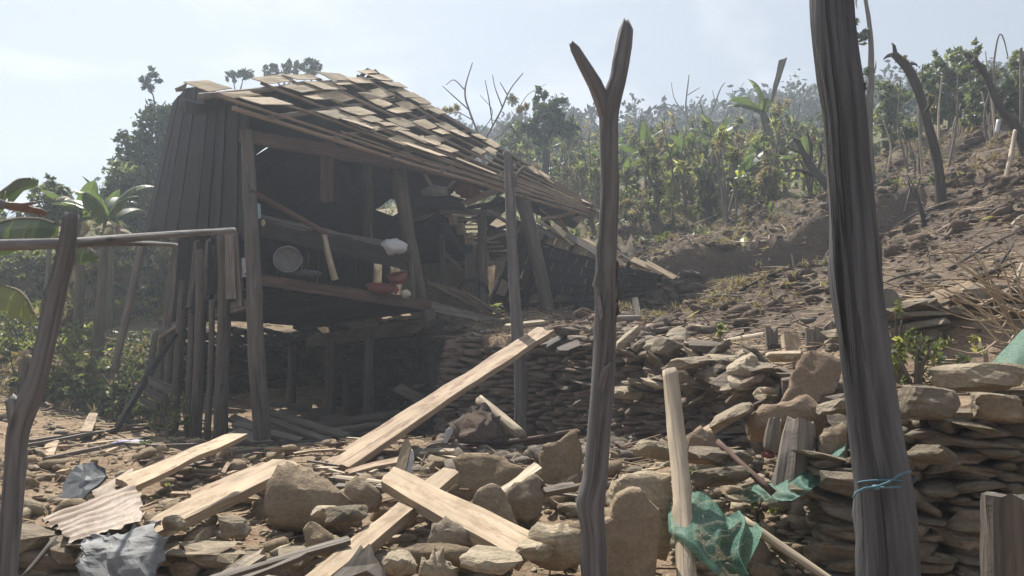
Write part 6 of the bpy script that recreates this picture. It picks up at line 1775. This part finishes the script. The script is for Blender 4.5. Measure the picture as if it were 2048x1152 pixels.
for i, (px, py, d, r, h, n, lb) in enumerate(((1400, 862, 4.2, .10, .2, 90, 'small green plant growing above the square brown slab'), (1506, 905, 3.9, .05, .12, 40, 'tiny green weed behind the brown handle'), (1690, 960, 3.3, .07, .1, 60, 'small grassy weed on the wall end left of the thick post'), (1895, 968, 2.95, .05, .1, 34, 'tiny weed in the right wall joint below the leaf shaped stone'),
      (686, 1078, 3.5, .05, .07, 40, 'small bright weed beside the lower plank'), (1436, 700, 7.3, .1, .2, 60, 'green tuft beside the pale log on the terrace'), (340, 880, 9.6, .2, .5, 120, 'green climbing weed at the foot of the left house posts'), (380, 800, 10.6, .25, .7, 150, 'taller green weed between the left house posts'), (310, 905, 8.3, .2, .12, 60, 'flat green weed near the mint packet'), (1245, 940, 3.6, .06, .1, 60, 'small green weed right of the forked post'), (1100, 1050, 3.3, .05, .06, 30, 'small weed on the ragged block stone'))):
    p = W(px, py, d)
    bush('weed', lb, p.x, p.y, r, h, n, .035 if d < 6 else .08, M_BUSHY if i % 2 else M_BUSH, 650 + i, 'weed', None, 3, 0, .4)
yl = thing('fallen_leaf', G(1962, 452, 6), 'bright yellow fallen leaf on the bare slope at the right', 'leaf')
put_leaf(BANYL[0], yl, yl.location + V(0, 0, .05), .30, .5, -.3)
yl2 = thing('fallen_leaf', G(1490, 505, 10), 'pale yellow green leaf lying on the slope above the bank', 'leaf')
put_leaf(BANYL[1], yl2, yl2.location + V(0, 0, .05), .45, 1.2, .2)
# dry twig tangle at the right edge
p = W(2030, 640, 4.6)
dt = thing('dry_bush', (p.x, p.y, z1(p.x, p.y)), 'pale dry leafless bush spilling over the wall at the right edge', 'bush')
gs = []
rs = random.Random(4)
for i in range(46):
    x0, y0 = rs.uniform(1990, 2110), rs.uniform(590, 690); a = rs.uniform(-1.2, 1.2)
    l = rs.uniform(60, 190)
    pts = [(x0, y0, 4.5), (x0 - l * .35 * math.cos(a), y0 - l * .5 * math.sin(a + .6), 4.45), (x0 - l * .9 * math.cos(a), y0 - l * .8 * math.sin(a + .8), 4.4 + rs.uniform(-.2, .2))]
    gs.append(tube([W(*q) for q in pts], [.006, .004, .002], 5, .1, i))
mk('branches', join(*gs), M_PALE, dt)
q, f = leaf_cloud([(W(2020, 640, 4.5), (.2, .2, .2)), (W(1960, 700, 4.5), (.15, .1, .1))], 60, .04, 5)
big('foliage', q, f, M_BUSHY, dt, dt.location)
# dead branches lying on the bare slope
for i in range(34):
    px, py = gq_.uniform(1240, 2040), gq_.uniform(400, 620)
    p = G(px, py, 4.5)
    if p.y > 18: continue
    a = gq_.uniform(-.5, 3.6); l = gq_.uniform(.4, 1.3)
    e = V(p.x + l * math.cos(a), p.y + l * math.sin(a) * .6, 0); e.z = z1(e.x, e.y) + gq_.uniform(.02, .2)
    m_ = (p + e) / 2; m_.z = z1(m_.x, m_.y) + .08
    o = mk('dead_branch', tube([p + V(0, 0, .02), m_, e], [.02, .015, .007], 6, .12, i), (M_BARK, M_BARKP, M_PALE)[i % 3], None, True)
    tag(o, ('dark', 'grey', 'pale')[i % 3] + (' long' if l > .85 else ' short') + ' dead branch lying on the ' + ('upper' if p.y > 11 else 'middle' if p.y > 8 else 'lower') + ' bare slope', 'branch', 'dead branches on the bare slope')
# dry scrub over the bare slope (uncountable)
x, y, z, g_ = scatter_pts(2600, 1.2, 12, 9, 18, 61, lambda x, y: np.clip(.25 + fbm(x, y, .6, 3, 4), 0, 1))
B = [(V(x[i], y[i], z[i] + .07), (.16, .16, .09)) for i in range(len(x))]
q, f = leaf_cloud(B, 9000, .16, 8, .12, -.6)
o = big('dry_grass', q, f, M_DRY, None, (0, 0, 0)); o['kind'] = 'stuff'
x, y, z, g_ = scatter_pts(900, -16, 7, 12, 34, 62, lambda x, y: np.where((x > -6) & (x < 0) & (y < 17), 0, .9))
B = [(V(x[i], y[i], z[i] + .12), (.3, .3, .2)) for i in range(len(x))]
q, f = leaf_cloud(B, 15000, .2, 9, .25, -.4)
o = big('grass', q, f, M_BUSH, None, (0, 0, 0)); o['kind'] = 'stuff'
x, y, z, g_ = scatter_pts(60, -4.4, 1.6, 3.4, 10, 63)
B = [(V(x[i], y[i], z[i] + .02), (.07, .07, .035)) for i in range(len(x))]
q, f = leaf_cloud(B, 700, .05, 10, .2, -.8)
o = big('grass', q, f, M_BUSHY, None, (0, 0, 0)); o['kind'] = 'stuff'
x, y, z, g_ = scatter_pts(1500, -17, -4.5, 11.5, 30, 72, lambda x, y: np.where((x > -6) & (y < 17), 0, .95))
B = [(V(x[i], y[i], z[i] + .08), (.3, .3, .12)) for i in range(len(x))]
q, f = leaf_cloud(B, 13000, .2, 19, .16, -.6)
o = big('dry_grass', q, f, M_DRY, None, (0, 0, 0)); o['kind'] = 'stuff'
# far wood on the hills, one mass, and the ridge pines one by one
x, y, z, g_ = scatter_pts(900, -60, 60, 42, 88, 64, lambda x, y: np.where(x < -6, .5, np.where(x > 22, .45, 1)))
B = [(V(x[i], y[i], z[i] + 1.5), (1.7, 1.7, 1.7 + g_.uniform(-.4, .8))) for i in range(len(x))]
q, f = leaf_cloud(B, 80000, .42, 11, .5, .1)
o = big('forest', q, f, M_FAR, None, (0, 0, 0)); o['kind'] = 'stuff'
x, y, z, g_ = scatter_pts(330, -34, 20, 24, 46, 66, lambda x, y: np.where(x < 1, .3, .9))
B = [(V(x[i], y[i], z[i] + .6), (.8, .8, .8)) for i in range(len(x))]
q, f = leaf_cloud(B, 26000, .3, 12, .4, .1)
o = big('undergrowth', q, f, M_FAR, None, (0, 0, 0)); o['kind'] = 'stuff'
PINES = [(1258, 262, 26), (1288, 236, 18), (1326, 234, 22), (1360, 240, 15), (1300, 262, 14), (1204, 268, 12), (1470, 205, 14), (1500, 200, 18), (1180, 262, 14), (1420, 232, 14), (1590, 195, 14), (1620, 186, 16)]
for i, (px, py, r) in enumerate(PINES):
    d = 82 + (i % 3) * 2
    k_ = ppm(d)
    tree_px('pine_tree', 'hazy pine on the far ridge line', (px, py + 60), [(px, py + r * 1.6, 4), (px, py + r * .5, 3), (px + 1, py - r * .6, 1.5)],
            [(px - r * .3, py + r * .3, r * .5), (px + r * .35, py + r * .1, r * .5), (px, py - r * .4, r * .55)], d, 260, .75, M_FAR, M_BARK, 800 + i, 'pine', 'pines along the far ridge', 1.0, False)

# ------------------------------------------------------------------ the person pointing from outside the frame
def skin(name, pts, edges, m, parent, root=0, sub=2):
    vs = [Vector(p[:3]) for p in pts]
    org = parent.location
    me = bpy.data.meshes.new(name)
    me.from_pydata([(v - org)[:] for v in vs], edges, [])
    o = bpy.data.objects.new(name, me)
    col.objects.link(o); o.parent = parent
    md = o.modifiers.new('skin', 'SKIN')
    for i, p in enumerate(pts):
        sv = me.skin_vertices[0].data[i]
        sv.radius = (p[3], p[3])
        sv.use_root = i == root
    o.modifiers.new('smooth', 'SUBSURF').levels = sub
    o.modifiers['smooth'].render_levels = sub
    me.materials.append(m)
    md.use_smooth_shade = True
    return o
M_SKIN = plain('brown_skin', (.13, .07, .048), .55, .4, .12)
M_SLEEVE = plain('grey_jacket_cloth', (.14, .13, .135), .9, .1, .25)
M_TROU = plain('dark_trouser_cloth', (.05, .05, .06), .9, .1, .2)
M_HAIR = plain('black_hair', (.015, .013, .012), .6, .4, .2)
wr, tipd = W(26, 413, 4.6), V(.66, .75, -.02).normalized()
elb = wr - tipd * .25 + V(0, 0, .0)
sh = elb - V(.72, .62, .12).normalized() * .27
gz = z1(sh.x - .1, sh.y)
per = thing('person', (sh.x - .12, sh.y - .06, gz), 'person in a grey jacket at the left edge stretching out an open hand', 'person')
hipz = gz + .88
cx, cy = sh.x - .13, sh.y - .10
nk = V(cx, cy, sh.z + .06)
body = [(cx, cy, hipz, .13), (cx, cy, hipz + .22, .125), (cx, cy, sh.z - .12, .135), (nk.x, nk.y, nk.z, .055), (nk.x + .02, nk.y, nk.z + .09, .05),
        (sh.x, sh.y, sh.z, .062), (elb.x, elb.y, elb.z, .044), (wr.x - tipd.x * .03, wr.y - tipd.y * .03, wr.z, .033),
        (cx - .18, cy + .1, sh.z - .02, .06), (cx - .24, cy + .14, sh.z - .30, .045), (cx - .20, cy + .02, sh.z - .54, .035),
        (cx + .02, cy - .10, hipz - .06, .085), (cx + .04, cy - .11, gz + .48, .06), (cx + .03, cy - .11, gz + .09, .042),
        (cx + .0, cy + .10, hipz - .06, .085), (cx + .02, cy + .12, gz + .48, .06), (cx + .0, cy + .12, gz + .09, .042),
        (cx + .15, cy - .12, gz + .04, .038), (cx + .13, cy + .12, gz + .04, .038)]
ed = [(0, 1), (1, 2), (2, 3), (3, 4), (2, 5), (5, 6), (6, 7), (2, 8), (8, 9), (9, 10), (0, 11), (11, 12), (12, 13), (13, 17), (0, 14), (14, 15), (15, 16), (16, 18)]
skin('body', body, ed, M_SLEEVE, per, 0)
hc = V(nk.x + .04, nk.y + .01, nk.z + .20)
v_, f_ = ico(3)
hv = []
for q in v_:
    q = Vector(q); r_ = Vector((q.x * .095, q.y * .078, q.z * .118))
    if q.x > .75: r_.x += .012
    r_.x += .024 * math.exp(-((q.y / .16) ** 2) - ((q.z + .08) / .16) ** 2) * (q.x > 0)
    r_.x -= .012 * math.exp(-((abs(q.y) - .42) / .16) ** 2 - ((q.z - .12) / .12) ** 2) * (q.x > 0)
    hv.append(hc + r_)
head = mk('head', (hv, f_.tolist()), M_SKIN, per, True)
mk('hair', ([hc + Vector((q[0] * .10 - .012, q[1] * .086, q[2] * .122 + .01)) for q in v_], [f for f in f_.tolist() if sum(v_[i][2] for i in f) / 3 - .9 * sum(v_[i][0] for i in f) / 3 > .15]), M_HAIR, head)
for s_ in (-1, 1):
    mk('ear', crumple(hc + V(-.005, s_ * .08, -.01), .02, .01, .03, 2, .1, 2), M_SKIN, head, True)
    mk('eye', crumple(hc + V(.085, s_ * .033, .014), .009, .012, .008, 2, .02, 2), M_HAIR, head, True)
mk('mouth', crumple(hc + V(.088, 0, -.055), .006, .026, .006, 3, .05, 2), plain('lips', (.22, .08, .06), .5), head, True)
sd = tipd.cross(V(0, 0, 1)).normalized()          # side of the hand nearest the camera
upv = sd.cross(tipd)
pal = wr + tipd * .05
hand_pts = [(*(wr - tipd * .05), .026), (*(wr + tipd * .02), .026), (*(pal + tipd * .03), .030)]
hand_ed = [(0, 1), (1, 2)]
def hp_(p, r): hand_pts.append((*p, r)); return len(hand_pts) - 1
fl = [.070, .080, .076, .060]
for k in range(4):
    o_ = sd * (.033 - .022 * k)
    b = hp_(pal + o_ * .8 + tipd * .045, .0125)
    c = hp_(pal + o_ + tipd * (.055 + fl[k] * .45) + upv * (.004 - .003 * k), .0092)
    e = hp_(pal + o_ * 1.1 + tipd * (.055 + fl[k]) - upv * (.012 + .004 * k), .0075)
    hand_ed += [(2, b), (b, c), (c, e)]
b = hp_(wr + tipd * .035 + sd * .034 + upv * .008, .013); c = hp_(wr + tipd * .07 + sd * .058 + upv * .022, .0105); e = hp_(wr + tipd * .10 + sd * .062 + upv * .034, .0085)
hand_ed += [(1, b), (b, c), (c, e)]
skin('hand', hand_pts, hand_ed, M_SKIN, per, 0, 2)

# ------------------------------------------------------------------ haze
Mh = Mat('haze_air')
vol = Mh.n('ShaderNodeVolumePrincipled', {'Color': (.78, .88, 1.0, 1), 'Density': HAZE_DENSITY, 'Anisotropy': 0.45}).outputs[0]
M_HAZE = Mh.done(None, vol)
zlo, zhi = float(GZ.min()) - 1, max(30.0, float(GZ.max()) + 7)
hz = mk('haze', boxgeo(V(5, 59, (zlo + zhi) / 2), 180, 140, zhi - zlo), M_HAZE)
hz['kind'] = 'stuff'
